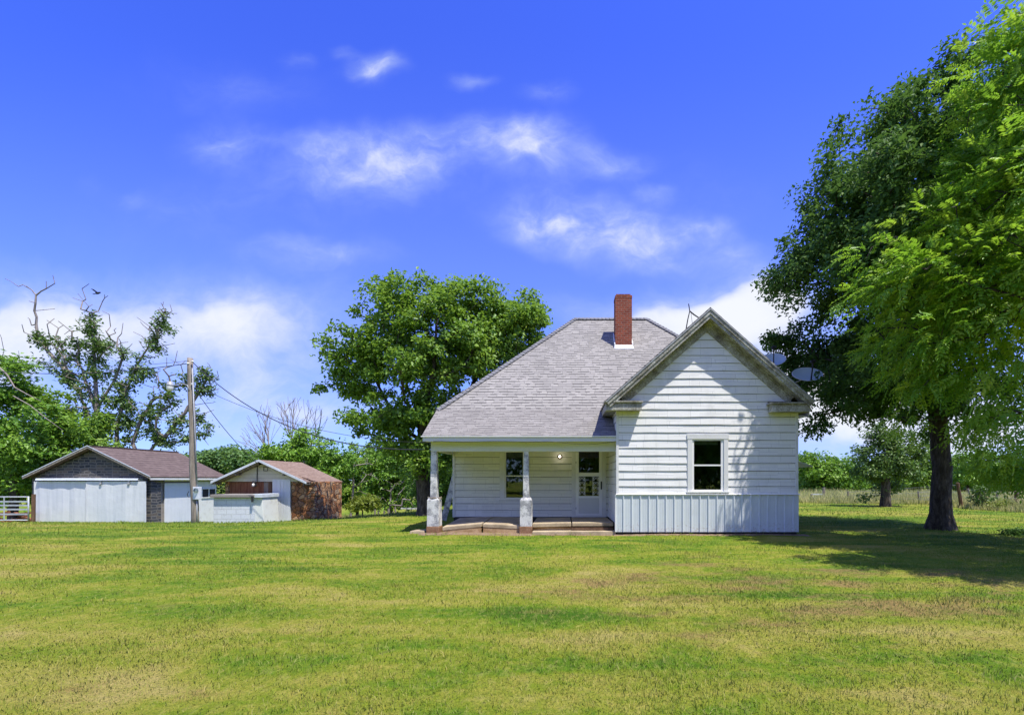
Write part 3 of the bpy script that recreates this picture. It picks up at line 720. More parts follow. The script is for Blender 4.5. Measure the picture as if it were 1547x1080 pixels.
def windows():
    z = lambda y: W(0, y, BY).z; x = lambda q: W(q, 0, BY).x
    x0, x1, z0, z1 = x(1045.5), x(1093), z(742), z(663.5)
    wo = window(BY, x0, x1, z0, z1, (.13, .12, .14, .06), 0, (z(701.5), z(665.5), z(739.5), z(703.8), x(1048.2), x(1089.2)), [(x(1050), x(1088), z(671), z(664))], (x0 - 1.2, x1 + 1.2, .4, 2.9, BY + 3.0))
    wo['label'] = 'double hung window in the front gable bay'
    z = lambda y: W(0, y, PY).z; x = lambda q: W(q, 0, PY).x
    px0, px1, pz0, pz1, dx0, dx1, dz1 = PW
    wo = window(PY, px0, px1, pz0, pz1, (.17, .17, .16, .11), 0, (z(718), z(683), z(751.5), z(719.5), x(764.5), x(790)), [(x(765), x(790), z(690), z(678))], (px0 - 1.0, px1 + .9, .4, 2.5, PY + 2.2))
    wo['label'] = 'double hung window on the porch behind the middle post'
    # storm door
    y = PY; d = MB(); ya, yb = y - .05, y - .012; fx0, fx1 = dx0, dx1; top = dz1
    zb = W(0, 778, y).z
    gx0, gx1 = x(874.3), x(905)
    d.box(fx0 + .003, gx0, ya, yb, zb, top - .01); d.box(gx1, fx1 - .003, ya, yb, zb, top - .01)
    for (a, b) in ((zb, z(775.2)), (z(752.4), z(748.8)), (z(719.5), z(713.8)), (z(682), top - .01)): d.box(gx0 + .0005, gx1 - .0005, ya + .002, yb, a, b)
    do = d.build('storm_door', M['trim_clean'], H, bevel=.003)
    k = MB(); k.box(gx0 + .001, gx1 - .001, y - .034, y - .02, z(775.1), z(752.5)); k.box(gx0 + .03, gx1 - .03, y - .040, y - .0345, z(773.2), z(754.3)); k.build('kick_panel', M['beam'], do, bevel=.002)
    for (a, b) in ((z(713.8), z(682)), (z(748.8), z(719.5))):
        p = MB(); p.box(gx0, gx1, y - .030, y - .026, a, b); p.build('pane', M['glass'], do)
    # white scroll grille in the lower light
    gr = MB(); za, zc = z(748.3), z(720)
    for (xa, xb) in ((gx0 + .012, gx0 + .20), (gx1 - .20, gx1 - .012)):
        gr.bar((xa, y - .04, za), (xa, y - .04, zc), .012, .01, (0, 1, 0)); gr.bar((xb, y - .04, za), (xb, y - .04, zc), .012, .01, (0, 1, 0))
        n = 4; hh = (zc - za) / n; xm = (xa + xb) / 2; ww = (xb - xa) / 2
        for i in range(n):
            c0 = za + hh * (i + .5)
            for sg in (-1, 1):
                pts = []
                for j in range(15):
                    t = j / 14; ang = math.pi * (.0 + 2.6 * t); rr = hh * .46 * (1 - .68 * t)
                    pts.append((xm + sg * (ww * .92 - rr * (1 + math.cos(ang)) * .62), y - .04, c0 + rr * math.sin(ang)))
                gr.tube(pts, .0065, 4)
    gr.build('grille', M['trim_clean'], do)
    h = MB(); h.box(x(907.6), x(908.8), y - .09, y - .051, z(736.5), z(729.5)); h.box(x(907.2), x(909.2), y - .06, y - .0505, z(739), z(727)); h.build('handle', M['dark'], do)
    
    for a, b in ((700, 697), (769, 766)): MB().box(x(869.6), x(870.6), y - .06, y - .0505, z(a), z(b)).build('hinge', M['grey'], do)
    tr = MB(); tr.box(x(863.7), fx0, y - .045, y + .02, .29, top); tr.box(fx1, x(915.4), y - .045, y + .02, .29, top); tr.box(x(862.7), x(916.4), y - .05, y + .02, top + .001, top + .14)
    tr.box(fx0 + .001, fx1 - .001, y - .06, y + .02, .291, zb - .004)
    tr.build('door_trim', M['trim'], H, bevel=.003)
    bd = MB(); bd.box(dx0, dx1, y + .06, y + .10, .3, top); bd.build('inner_door', M['wood_dark'], H)
    # lit porch bulb on its round base
    c = W(845.7, 689.7, PY - .03)
    b = MB(); b.lathe((c.x, PY - .012, c.z), [(0, .075), (.03, .074), (.055, .055), (.07, .03), (.075, 0)], 16, (0, -1, 0)); po = b.build('porch_light', M['wood_dark'], H, True)
    b = MB(); b.lathe((c.x, PY - .075, c.z), [(.018, 0), (.030, .03), (.034, .055), (.028, .085), (.0, .10)], 14, (0, -1, 0)); b.build('bulb', mat_emit('lit_bulb', (1, .86, .66), 9.0), po, True)
    bb = MB(); bb.box(x(925.2), x(926.4), y - .05, y - .02, z(731.5), z(729.8)); bb.build('doorbell', M['dark'], H)
windows()

def porch():
    L, Rr = -3.90, BX0 - .01; Yf = 12.30; ze = 2.68
    q = MB(); q.slab([(L, Yf, ze), (Rr, Yf, ze), (Rr, EY + .012, EZ + .008), (L, EY + .012, EZ + .008)], .035); q.build('porch_roof', M['shingle_low'], H)
    e = MB(); e.box(L - .02, Rr, Yf - .022, Yf + .012, ze - .032, ze - .006); e.build('drip_edge', M['flash'], H)
    f = MB(); f.box(L + .02, Rr, Yf + .013, Yf + .04, ze - .15, ze - .04)
    # raking end board
    f.extrude([(L + .02, Yf + .041, ze - .15), (L + .02, Yf + .041, ze - .05), (L + .02, EY + .4, EZ + .15), (L + .02, EY + .4, EZ + .0)], (.03, 0, 0))
    f.build('porch_fascia', M['beam'], H)
    s = MB(); s.box(L + .051, Rr, Yf + .041, Yf + .28, ze - .148, ze - .13); s.build('porch_soffit', M['beam'], H)
    b = MB(); zb, zt = 2.275, 2.53
    b.box(-3.74, Rr, 12.58, 12.74, zb, zt); b.box(-3.74, -3.60, 12.741, PY - .03, zb + .02, zt); b.build('porch_beam', M['beam'], H, bevel=.006)
    gb = MB(); gb.extrude([(-3.68, 12.75, zt + .001), (-3.68, PY, zt + .001), (-3.68, PY, 3.35), (-3.68, EY, 3.35)], (.05, 0, 0)); gb.build('porch_gable', M['beam'], H)
    c = MB(); c.box(-3.59, Rr, 12.75, PY - .02, 2.50, 2.53); c.build('porch_ceiling', M['cream'], H)
    # sagging cable along the fascia
    cb = MB(); pts = []
    for i in range(41):
        t = i / 40; X = L + .3 + (Rr - L - .3) * t
        zz = ze - .145 - .02 * math.sin(t * 9) ** 2 - (.07 * math.sin((t - .62) / .38 * math.pi) if t > .62 else 0)
        pts.append((X, Yf + .0, zz))
    cb.tube(pts, .005, 4); cb.build('cable', M['dark'], H)
    # posts on concrete piers
    for (xc, w0, w1, lab) in ((-3.66, .15, .19, 'peeling left post'), (W(795, 0, 12.65).x, .14, .165, 'peeling middle post')):
        y = 12.66; zp = 1.0
        p = MB(); a, b2 = w0 / 2, w1 / 2
        p.hexa([(xc - b2, y - b2, zp), (xc + b2, y - b2, zp), (xc + b2, y + b2, zp), (xc - b2, y + b2, zp), (xc - a, y - a, 2.274), (xc + a, y - a, 2.274), (xc + a, y + a, 2.274), (xc - a, y + a, 2.274)])
        po = p.build('porch_post', M['pier'], H, bevel=.006); po['label'] = lab
        r = .165; k = MB()
        k.hexa([(xc - r, y - r, .205), (xc + r, y - r, .205), (xc + r, y + r, .205), (xc - r, y + r, .205), (xc - r * .97, y - r * .97, .93), (xc + r * .97, y - r * .97, .93), (xc + r * .97, y + r * .97, .93), (xc - r * .97, y + r * .97, .93)])
        r2 = r * .97; r3 = .115
        k.hexa([(xc - r2, y - r2, .931), (xc + r2, y - r2, .931), (xc + r2, y + r2, .931), (xc - r2, y + r2, .931), (xc - r3, y - r3, .998), (xc + r3, y - r3, .998), (xc + r3, y + r3, .998), (xc - r3, y + r3, .998)])
        k.build('pier', M['pier'], po, bevel=.008)
        k = MB(); k.box(xc - r - .012, xc + r + .012, y - r - .012, y + r + .012, -.25, .204); k.build('pier_base', M['pierbase'], po, bevel=.012)
        if xc < -3:
            for zz in (.975, 1.0):
                t = MB(); n = 20
                t.tube([(xc + .125 * math.cos(2 * math.pi * i / n) * (1.5 if abs(math.cos(2 * math.pi * i / n)) > .8 else 1.25), y + .15 * math.sin(2 * math.pi * i / n), zz + .012 * math.sin(i * 1.7)) for i in range(n + 1)], .013, 5); t.build('rope', M['wood_grey'], po)
    # heaved slabs and step
    X = lambda px: W(px, 0, 12.55).x
    yf, yb = 12.56, PY - .02
    def sl(x0, x1, zl, zr, zbl, zbr, y0, nm='porch_slab', m='slab', th=.10):
        b = MB(); b.hexa([(x0, y0, zl - th), (x1, y0, zr - th), (x1, yb, zbr - th), (x0, yb, zbl - th), (x0, y0, zl), (x1, y0, zr), (x1, yb, zbr), (x0, yb, zbl)]); return b.build(nm, M[m], H, bevel=.012)
    sl(X(668), X(727), .185, .285, .27, .31, yf); sl(X(729), X(785), .275, .225, .31, .275, yf + .02)
    sl(X(804), X(863), .275, .30, .275, .28, yf + .02); sl(X(864.5), X(927), .30, .305, .28, .28, yf + .03)
    b = MB(); b.box(X(668.5), X(726.5), yf + .05, yf + .2, -.2, .13); b.box(X(729.5), X(785), yf + .06, yf + .2, -.2, .15); b.box(X(804.5), X(927), yf + .10, yf + .25, -.2, .17)
    b.hexa([(X(668.5), yf + .01, -.2), (X(726), yf + .01, -.2), (X(726), yf + .12, -.2), (X(668.5), yf + .12, -.2), (X(668.5), yf + .012, .085), (X(726), yf + .012, .183), (X(726), yf + .12, .183), (X(668.5), yf + .12, .085)])
    b.hexa([(X(729.5), yf + .03, -.2), (X(784.5), yf + .03, -.2), (X(784.5), yf + .12, -.2), (X(729.5), yf + .12, -.2), (X(729.5), yf + .032, .172), (X(784.5), yf + .032, .122), (X(784.5), yf + .12, .122), (X(729.5), yf + .12, .172)])
    b.build('porch_footing', M['conc'], H)
    b = MB(); b.hexa([(X(805), 12.30, -.1), (X(929), 12.30, -.1), (X(929), 12.66, -.1), (X(805), 12.66, -.1), (X(805), 12.31, .085), (X(929), 12.31, .10), (X(929), 12.66, .10), (X(805), 12.66, .085)]); b.build('porch_step', M['slab'], H, bevel=.012)
    b = MB(); b.bar((X(864), 12.56, .135), (X(926), 12.54, .14), .05, .07); b.bar((X(880), 12.53, .115), (X(925), 12.55, .118), .09, .025); b.build('step_board', M['wood_dark'], H)
porch()

# ------------------------------------------------------------------ things on and around the house
def dish(name, label, c, a, b, tilt, yaw, mast):
    c = Vector(c); o = thing(name, label, 'satellite dish', mast)
    o['group'] = 'satellite dishes on the roof'
    rot = Matrix.Rotation(yaw, 4, 'Z') @ Matrix.Rotation(tilt, 4, 'X')
    q = MB(); n, mrings = 28, 7
    def P(k, j, off=0):
        r = k / mrings; t = 2 * math.pi * j / n
        return c + rot @ Vector((a * r * math.cos(t), .10 * (1 - r * r) + off, b * r * math.sin(t)))
    for off in (0, .012):
        for k in range(mrings):
            for j in range(n):
                f = [P(k, j, off), P(k, j + 1, off), P(k + 1, j + 1, off), P(k + 1, j, off)]
                q.face(f if off else f[::-1])
    q.build('reflector', M['dish'], o, True)
    rm = MB(); rm.tube([P(mrings, j, .004) for j in range(n + 1)], .010, 5); rm.build('rim', M['galv'], o, True)
    low = c + rot @ Vector((.02, 0, -b * .98)); foc = c + rot @ Vector((.0, -.52, -b * .25))
    ar = MB(); ar.bar(low, foc, .035, .035); ar.build('feed_arm', M['dark'], o)
    fh = MB(); d = (c - foc).normalized(); fh.lathe(foc, [(0, -.05), (.03, -.045), (.035, .03), (.05, .07), (0, .075)], 10, d); fh.bar(foc - rot @ Vector((.08, 0, 0)), foc + rot @ Vector((.08, 0, 0)), .04, .05); fh.build('receiver', M['dark'], o)
    m = Vector(mast); bk = c + rot @ Vector((0, .13, -.02))
    pl = MB(); pl.tube([m, m + Vector((0, 0, max(.12, bk.z - m.z - .12))), bk], .025, 8); pl.box(m.x - .1, m.x + .1, m.y - .1, m.y + .1, m.z - .03, m.z + .01); pl.build('mast', M['grey'], o)
mz = lambda y: 3.62 + 1.012 * (y - 13.77) + .02
dish('satellite_dish', 'pale blue oval satellite dish, the whole one beyond the right end of the gable roof', W(1220, 565, 14.1), .445, .34, R(-42), R(-8), (7.22, 14.35, mz(14.35)))
dish('satellite_dish', 'pale satellite dish half hidden behind the middle of the right gable slope', W(1167, 543, 14.9), .40, .34, R(-42), R(-20), (6.72, 15.1, mz(15.1)))

def antenna():
    Y = 15.0; o = thing('roof_antenna', 'bent thin metal antenna mast sticking up behind the gable peak', 'antenna', W(1037, 497, Y))
    b = MB(); b.tube([W(1034, 526, Y), W(1036, 500, Y), W(1039, 483, Y), W(1042, 470, Y), W(1040.3, 459, Y)], [.02, .02, .018, .016, .016], 6); b.build('mast', M['dark'], o)
    b = MB(); b.tube([W(1042, 470, Y), W(1048, 475, Y), W(1057, 481, Y), W(1066, 519, Y)], .022, 6); b.build('brace', M['dark'], o)
    b = MB(); b.tube([W(1044, 473, Y), W(1046, 490, Y)], .006, 4); b.build('lead', M['dark'], o)
antenna()

b = MB(); b.bar((-3.30 - .98, 15.9, .08), (-3.30 - .38, 15.5, 2.0), .20, .035, (0, 1, 0)); tag(b.build('leaning_plank', M['pier']), 'weathered white plank leaning against the left side wall of the farmhouse', 'plank')
b = MB(); b.hexa([(-4.35, 12.6, -.03), (-3.9, 12.55, -.03), (-3.88, 12.95, -.03), (-4.3, 13.0, -.03), (-4.33, 12.62, .07), (-3.92, 12.58, .085), (-3.9, 12.93, .09), (-4.28, 12.97, .07)]); tag(b.build('flat_stone', M['slab'], bevel=.02), 'flat grey stone lying in the grass beside the left porch pier', 'stone')

# bare soil strip along the foundation
def soil(name, x0, x1, y0, y1, seed, lab):
    rng = random.Random(seed); n = 60; mb = MB(); top = []; bot = []
    for i in range(n + 1):
        X = x0 + (x1 - x0) * i / n; fr = y0 + rng.uniform(-.07, .07) + .05 * math.sin(i * .7)
        bot.append((X, fr, g1(X, fr) + .004)); top.append((X, y1, g1(X, y1) + .03))
    for i in range(n): mb.face([bot[i], bot[i + 1], top[i + 1], top[i]])
    tag(mb.build(name, M['dirt']), lab, 'soil', kind='structure')
soil('bare_soil', BX0 - .1, BX1 + .25, 12.12, 12.33, 1, 'bare brown soil along the bottom of the metal skirt')
soil('bare_soil', -4.0, BX0 - .15, 12.16, 12.6, 2, 'bare soil along the front of the porch slabs')

# ------------------------------------------------------------------ garage
def garage():
    Y = 24.0; o = thing('garage', 'low dark stone garage with brown gable roof and two white sliding doors', 'garage', (-25.2, 24, -.8))
    x = lambda q, Yy=Y: W(q, 0, Yy).x; z = lambda q, Yy=Y: W(0, q, Yy).z
    xl, xr = x(48.5), x(223); yb = 28.5; zg = -1.6; ze = 1.62
    pk = W(132.8, 673.5, Y - .30); xc = pk.x; zt = pk.z; el = W(34.5, 720.2, Y - .30); er = W(227.5, 719.8, Y - .30)
    # front wall with the stone face
    w = MB(); w.extrude([(xl, Y, zg), (xr, Y, zg), (xr, Y, ze - .05), (xc, Y, zt - .16), (xl, Y, ze - .05)], (0, .2, 0)); w.build('stone_wall', M['ashlar'], o)
    for a in (xr - .2, xl): MB().box(a, a + .2, Y + .201, yb, zg, ze).build('side_wall', M['blockgrey'], o)
    # roof
    yf, yk = Y - .30, 29.2
    er2 = Vector((er.x, yk, er.z)); 
    r = MB(); r.slab([(xc, yf, zt), (xc, yk, zt), (er.x, yk, er.z), (er.x, yf, er.z)], .07); r.slab([(xc - .002, yf, zt), (el.x, yf, el.z), (el.x, yk, el.z), (xc - .002, yk, zt)], .07); r.build('roof', M['garage_roof'], o)
    for e in (el, er):
        b = MB(); d = Vector((e.x - xc, 0, e.z - zt)); nn = Vector((0, 0, .17))
        b.extrude([(xc, yf - .03, zt + .01), (e.x, yf - .03, e.z + .01), (e.x, yf - .03, e.z - .12), (xc, yf - .03, zt - .12)], (0, .028, 0)); b.build('rake_board', M['wood_grey'], o)
        b = MB(); b.extrude([(xc, yf - .034, zt + .03), (e.x, yf - .034, e.z + .03), (e.x, yf - .034, e.z - .01), (xc, yf - .034, zt - .01)], (0, -.012, 0)); b.build('drip_edge', M['galv'], o)
    b = MB(); b.box(er.x - .05, er.x - .005, yf, yk, er.z - .17, er.z - .075); b.build('eave_board', M['cream'], o)
    b = MB(); b.box(xc - .09, xc + .09, yf, yk, zt + .0, zt + .035); b.build('ridge_cap', M['garage_roof'], o)
    # sliding doors on their track
    for (a, c, ys, lab) in ((52, 130, Y - .20, 'left sliding door'), (130.6, 219.6, Y - .26, 'right sliding door with hangers')):
        dm = MB(); n = 9; X0, X1 = x(a, ys), x(c, ys); zt0, zb0 = z(727, ys), -1.3; rng = random.Random(int(a))
        cols = []
        for i in range(n + 1):
            X = X0 + (X1 - X0) * i / n; cols.append((X, ys + .012 * math.sin(i * 2.1 + a) + rng.uniform(-.006, .006)))
        for i in range(n):
            (xa, ya), (xb, yb2) = cols[i], cols[i + 1]
            for (z0, z1) in ((zb0, -.35), (-.35, .5), (.5, zt0)):
                j = .006 if z0 > -.4 else 0
                dm.face([(xa, ya, z0), (xb, yb2, z0), (xb, yb2, z1), (xa, ya, z1)])
        dm.box(X0 - .004, X1 + .004, ys + .03, ys + .045, zb0, zt0 + .004)
        for X in (X0 - .006, X1 - .03): dm.box(X, X + .036, ys - .022, ys + .025, zb0, zt0)
        do = dm.build('sliding_door', M['doorpanel'], o); do['label'] = lab
        if a > 100:
            for q in (152.5, 195):
                hg = MB(); hx = x(q, ys); hg.box(hx - .05, hx + .05, ys - .04, ys - .021, z(733, ys), z(725.5, ys)); hg.lathe((hx, ys - .03, z(730.5, ys)), [(0, 0), (.06, 0), (.06, .03), (0, .03)], 10, (0, -1, 0)); hg.build('hanger', M['grey'], do)
    t = MB(); ty = Y - .24; t.box(x(56, ty), x(210, ty), ty - .06, Y - .002, z(725.6, ty), z(723.2, ty)); t.extrude([(x(56, ty), ty - .09, z(725.3, ty)), (x(56, ty), ty - .061, z(722.6, ty)), (x(56, ty), Y - .003, z(722.0, ty)), (x(56, ty), ty - .061, z(725.2, ty))], (x(210, ty) - x(56, ty), 0, 0)); t.build('door_track', M['galv'], o)
    # stone pier at the right corner and the white panel, window on the side
    p = MB(); p.box(xr - .05, xr + .22, Y - .03, Y + .55, zg, ze - .3); p.build('corner_pier', M['ashlar'], o)
    sx = xr + .02
    def side(ya, yb_, z0, z1, th, nm, m, off=0):
        q = MB(); q.box(sx + off, sx + off + th, ya, yb_, z0, z1); return q.build(nm, M[m], o)
    yof = lambda px: (sx * FPX) / (px - CX)
    side(yof(247), yof(290), zg, 1.30, .05, 'side_panel', 'doorpanel', .02)
    side(yof(290) + .02, yof(326), zg, 1.36, .03, 'white_side_wall', 'cream')
    side(yof(247), yof(326), 1.40, 1.52, .05, 'side_header', 'cream', .03)
    yq0, yq1 = yof(303), yof(325); Ym = (yq0 + yq1) / 2
    wz0, wz1 = z(750.5, Ym), z(738.5, Ym)
    w = MB(); w.box(sx + .031, sx + .07, yq0, yq0 + .07, wz0, wz1); w.box(sx + .031, sx + .07, yq1 - .07, yq1, wz0, wz1); w.box(sx + .031, sx + .07, (yq0 + yq1) / 2 - .03, (yq0 + yq1) / 2 + .03, wz0, wz1); w.box(sx + .031, sx + .075, yq0, yq1, wz0 - .06, wz0 - .001); w.box(sx + .031, sx + .075, yq0, yq1, wz1 + .001, wz1 + .05)
    wo = w.build('window', M['cream'], o)
    q = MB(); q.box(sx + .032, sx + .045, yq0 + .071, yq1 - .071, wz0 + .001, wz1 - .001); q.build('pane', M['dark'], wo)
    # dark recess between wall and panel
    return
garage()

# ------------------------------------------------------------------ stone shed
def shed():
    Y = 21.0; o = thing('stone_shed', 'small rust brown flagstone shed with low gable roof and white plank door', 'shed', (-13.6, 21, -.5))
    x = lambda q, Yy=Y: W(q, 0, Yy).x; z = lambda q, Yy=Y: W(0, q, Yy).z
    xl, xr = x(340), x(475.5); yb = 23.55; zg = -1.1
    yf, yk = Y - .42, 23.95
    pk = W(390.8, 694.3, yf); el = W(318.5, 727.2, yf); er = W(463, 728, yf); xc, zt = pk.x, pk.z
    zw = 1.40
    dx0, dx1 = x(412.5), x(439.8)
    w = MB(); w.box(dx1, xr, Y, Y + .3, zg, zw); w.box(xr - .3, xr, Y + .301, yb, zg, zw); w.box(xl, xl + .3, Y + .301, yb, zg, zw); w.box(xl + .301, xr - .301, yb - .3, yb, zg, zw)
    w.box(xl, x(346), Y, Y + .3, zg, zw)
    # rough corner stones standing proud of the wall
    rng = random.Random(4); zz = -1.0
    while zz < 1.2:
        h = rng.uniform(.18, .34); e = rng.uniform(.0, .05); w.box(xr - rng.uniform(.25, .5), xr + e, Y - rng.uniform(.01, .06), Y + rng.uniform(.3, .5), zz, zz + h - .02); zz += h
    w.build('stone_wall', M['flag'], o, bevel=.03)
    b = MB(); b.box(x(346), x(398), Y + .03, Y + .1, zg, zw - .02); b.build('board_wall', M['wood_red'], o)
    b = MB(); b.box(x(398) + .001, x(405.4), Y + .03, Y + .1, .45, zw - .02); b.build('grey_board', M['wood_grey'], o)
    b = MB(); b.box(x(398) + .001, x(404.5), Y - .05, Y + .1, zg, .44); b.build('white_board', M['cream'], o)
    b = MB(); b.box(x(405.5) + .002, dx0 - .001, Y - .02, Y + .12, zg, zw - .02); b.build('door_post', M['wood_dark'], o)
    # pale boarded gable
    rise = lambda X: zt - .14 - (zt - el.z) * abs(X - xc) / abs(xc - el.x)
    gx0, gx1 = x(346), x(439.8)
    g = MB(); zc = zw; k = 0
    while zc < zt - .2:
        z1 = min(zc + .17, zt - .16); hw = (zt - .14 - z1) / ((zt - el.z) / abs(xc - el.x))
        a, c = max(xc - hw, gx0 - .6), min(xc + hw, er.x - .05)
        sl = (zt - el.z) / abs(xc - el.x); lo = lambda zq: (max(xc - (zt - .14 - zq) / sl, gx0 - .6), min(xc + (zt - .14 - zq) / sl, er.x - .05))
        (a0, c0), (a1, c1) = lo(zc), lo(z1 - .006); yy = Y - .03 - .006 * (k % 2)
        if c1 - a1 > .1: g.extrude([(a0, yy, zc), (c0, yy, zc), (c1, yy, z1 - .006), (a1, yy, z1 - .006)], (0, .05, 0))
        zc = z1 if z1 > zc + .02 else zt; k += 1
    g.build('gable_board', M['gable_cream'], o)
    g = MB(); g.extrude([(xl, Y + .03, zw), (xr, Y + .03, zw), (xc, Y + .03, zt - .16)], (0, .05, 0)); g.build('gable_backing', M['wood_dark'], o)
    # door of vertical planks
    d = MB(); n = 5; rng = random.Random(2)
    for i in range(n):
        a = dx0 + .06 + (dx1 - dx0 - .06) * i / n; c = dx0 + .06 + (dx1 - dx0 - .06) * (i + 1) / n - .008
        d.box(a, c, Y - .05 - rng.uniform(0, .008), Y + .02, -1.0, z(725))
    do = d.build('plank_door', M['doorpanel'], o)
    b = MB(); b.box(dx0 + .08, dx0 + .13, Y - .09, Y - .059, z(752), z(748.5)); b.build('latch', M['dark'], do)
    b = MB(); b.box(dx0 + .001, dx0 + .055, Y - .045, Y + .05, -1.0, z(724)); b.box(dx0, dx1, Y - .05, Y + .05, z(724) + .001, zw - .001); b.build('door_frame', M['cream'], o)
    # roof
    r = MB(); r.slab([(xc, yf, zt), (xc, yk, zt), (er.x, yk, er.z), (er.x, yf, er.z)], .05); r.slab([(xc - .002, yf, zt), (el.x, yf, el.z), (el.x, yk, el.z), (xc - .002, yk, zt)], .05); r.build('roof', M['shed_roof'], o)
    for e in (el, er):
        b = MB(); b.extrude([(xc, yf - .02, zt + .012), (e.x, yf - .02, e.z + .012), (e.x, yf - .02, e.z - .09), (xc, yf - .02, zt - .09)], (0, .019, 0)); b.build('rake_board', M['galv'], o)
        for t in (.12, .42):
            pass
    lk = MB()
    for yy in (Y - .32, Y - .14):
        for e in (el, er): lk.bar((xc, yy, zt - .11), (e.x, yy, e.z - .11), .05, .09, (0, 1, 0))
    for t in (.0, .5, .93):
        for e in (el, er):
            X = xc + (e.x - xc) * t; Z = zt + (e.z - zt) * t - .18; lk.bar((X, yf + .03, Z), (X, Y, Z), .05, .07)
    lk.build('rafter', M['wood_grey'], o)
    # old lantern and its conduit under the gable
    b = MB(); c = W(384, 730, Y - .18)
    b.lathe((c.x, c.y, c.z - .16), [(0, 0), (.10, .02), (.11, .10), (.07, .18), (.10, .19), (.06, .27), (0, .29)], 10); lo = b.build('lamp', M['dark'], o, True)
    b = MB(); b.lathe((c.x + .02, c.y - .09, c.z - .14), [(0, 0), (.05, .02), (.05, .12), (0, .14)], 8); b.build('lamp_globe', M['trim_clean'], lo, True)
    b = MB(); b.tube([(c.x + .05, Y - .06, c.z + .1), (c.x + .06, Y - .06, zt - .30)], .018, 5); b.tube([(c.x + .35, Y - .06, zt - .30), (c.x + .55, Y - .06, zt - .36), (c.x + .52, Y - .06, zt - .5), (c.x + .35, Y - .06, zt - .5), (c.x + .36, Y - .06, zt - .32)], .012, 5); b.build('conduit', M['dark'], o)
    b = MB(); b.box(x(462), x(469), Y - .012, Y + .02, z(757), z(745)); b.build('patch', M['blockgrey'], o)
shed()

# ------------------------------------------------------------------ white block well house
def well():
    Y = 19.5; o = thing('well_house', 'low white painted block well house with flat lid in front of the shed', 'well house', (-14.3, 19.7, -.4))
    x = lambda q: W(q, 0, Y).x; z = lambda q: W(0, q, Y).z
    x0, x1 = x(322.5), x(384.5); yb = 21.0 - .35
    b = MB(); b.box(x0, x1, Y, yb, -.9, z(751.5)); b.build('block_wall', M['block'], o, bevel=.012)
    b = MB(); xt, xb = x(396), x(399.5)
    b.hexa([(x1 + .002, Y - .02, -.9), (xb, Y - .02, -.9), (xb, yb - .1, -.9), (x1 + .002, yb - .1, -.9), (x1 + .002, Y, z(752)), (xt, Y + .02, z(752)), (xt, yb - .1, z(752)), (x1 + .002, yb - .1, z(752))]); b.build('buttress', M['cream'], o, bevel=.015)
    b = MB(); b.box(x0 - .06, x(387), Y - .12, yb + .05, z(751.2), z(746.8)); b.build('lid', M['blockgrey'], o, bevel=.012)
    b = MB(); b.box(x(385), x(397.5), Y - .10, yb - .05, z(751.6), z(746.3) + .01); b.build('lid_end', M['galv'], o, bevel=.01)
    b = MB(); b.box(x(383), x(386), Y - .15, Y - .121, z(758), z(749)); b.build('hasp', M['dark'], o)
well()

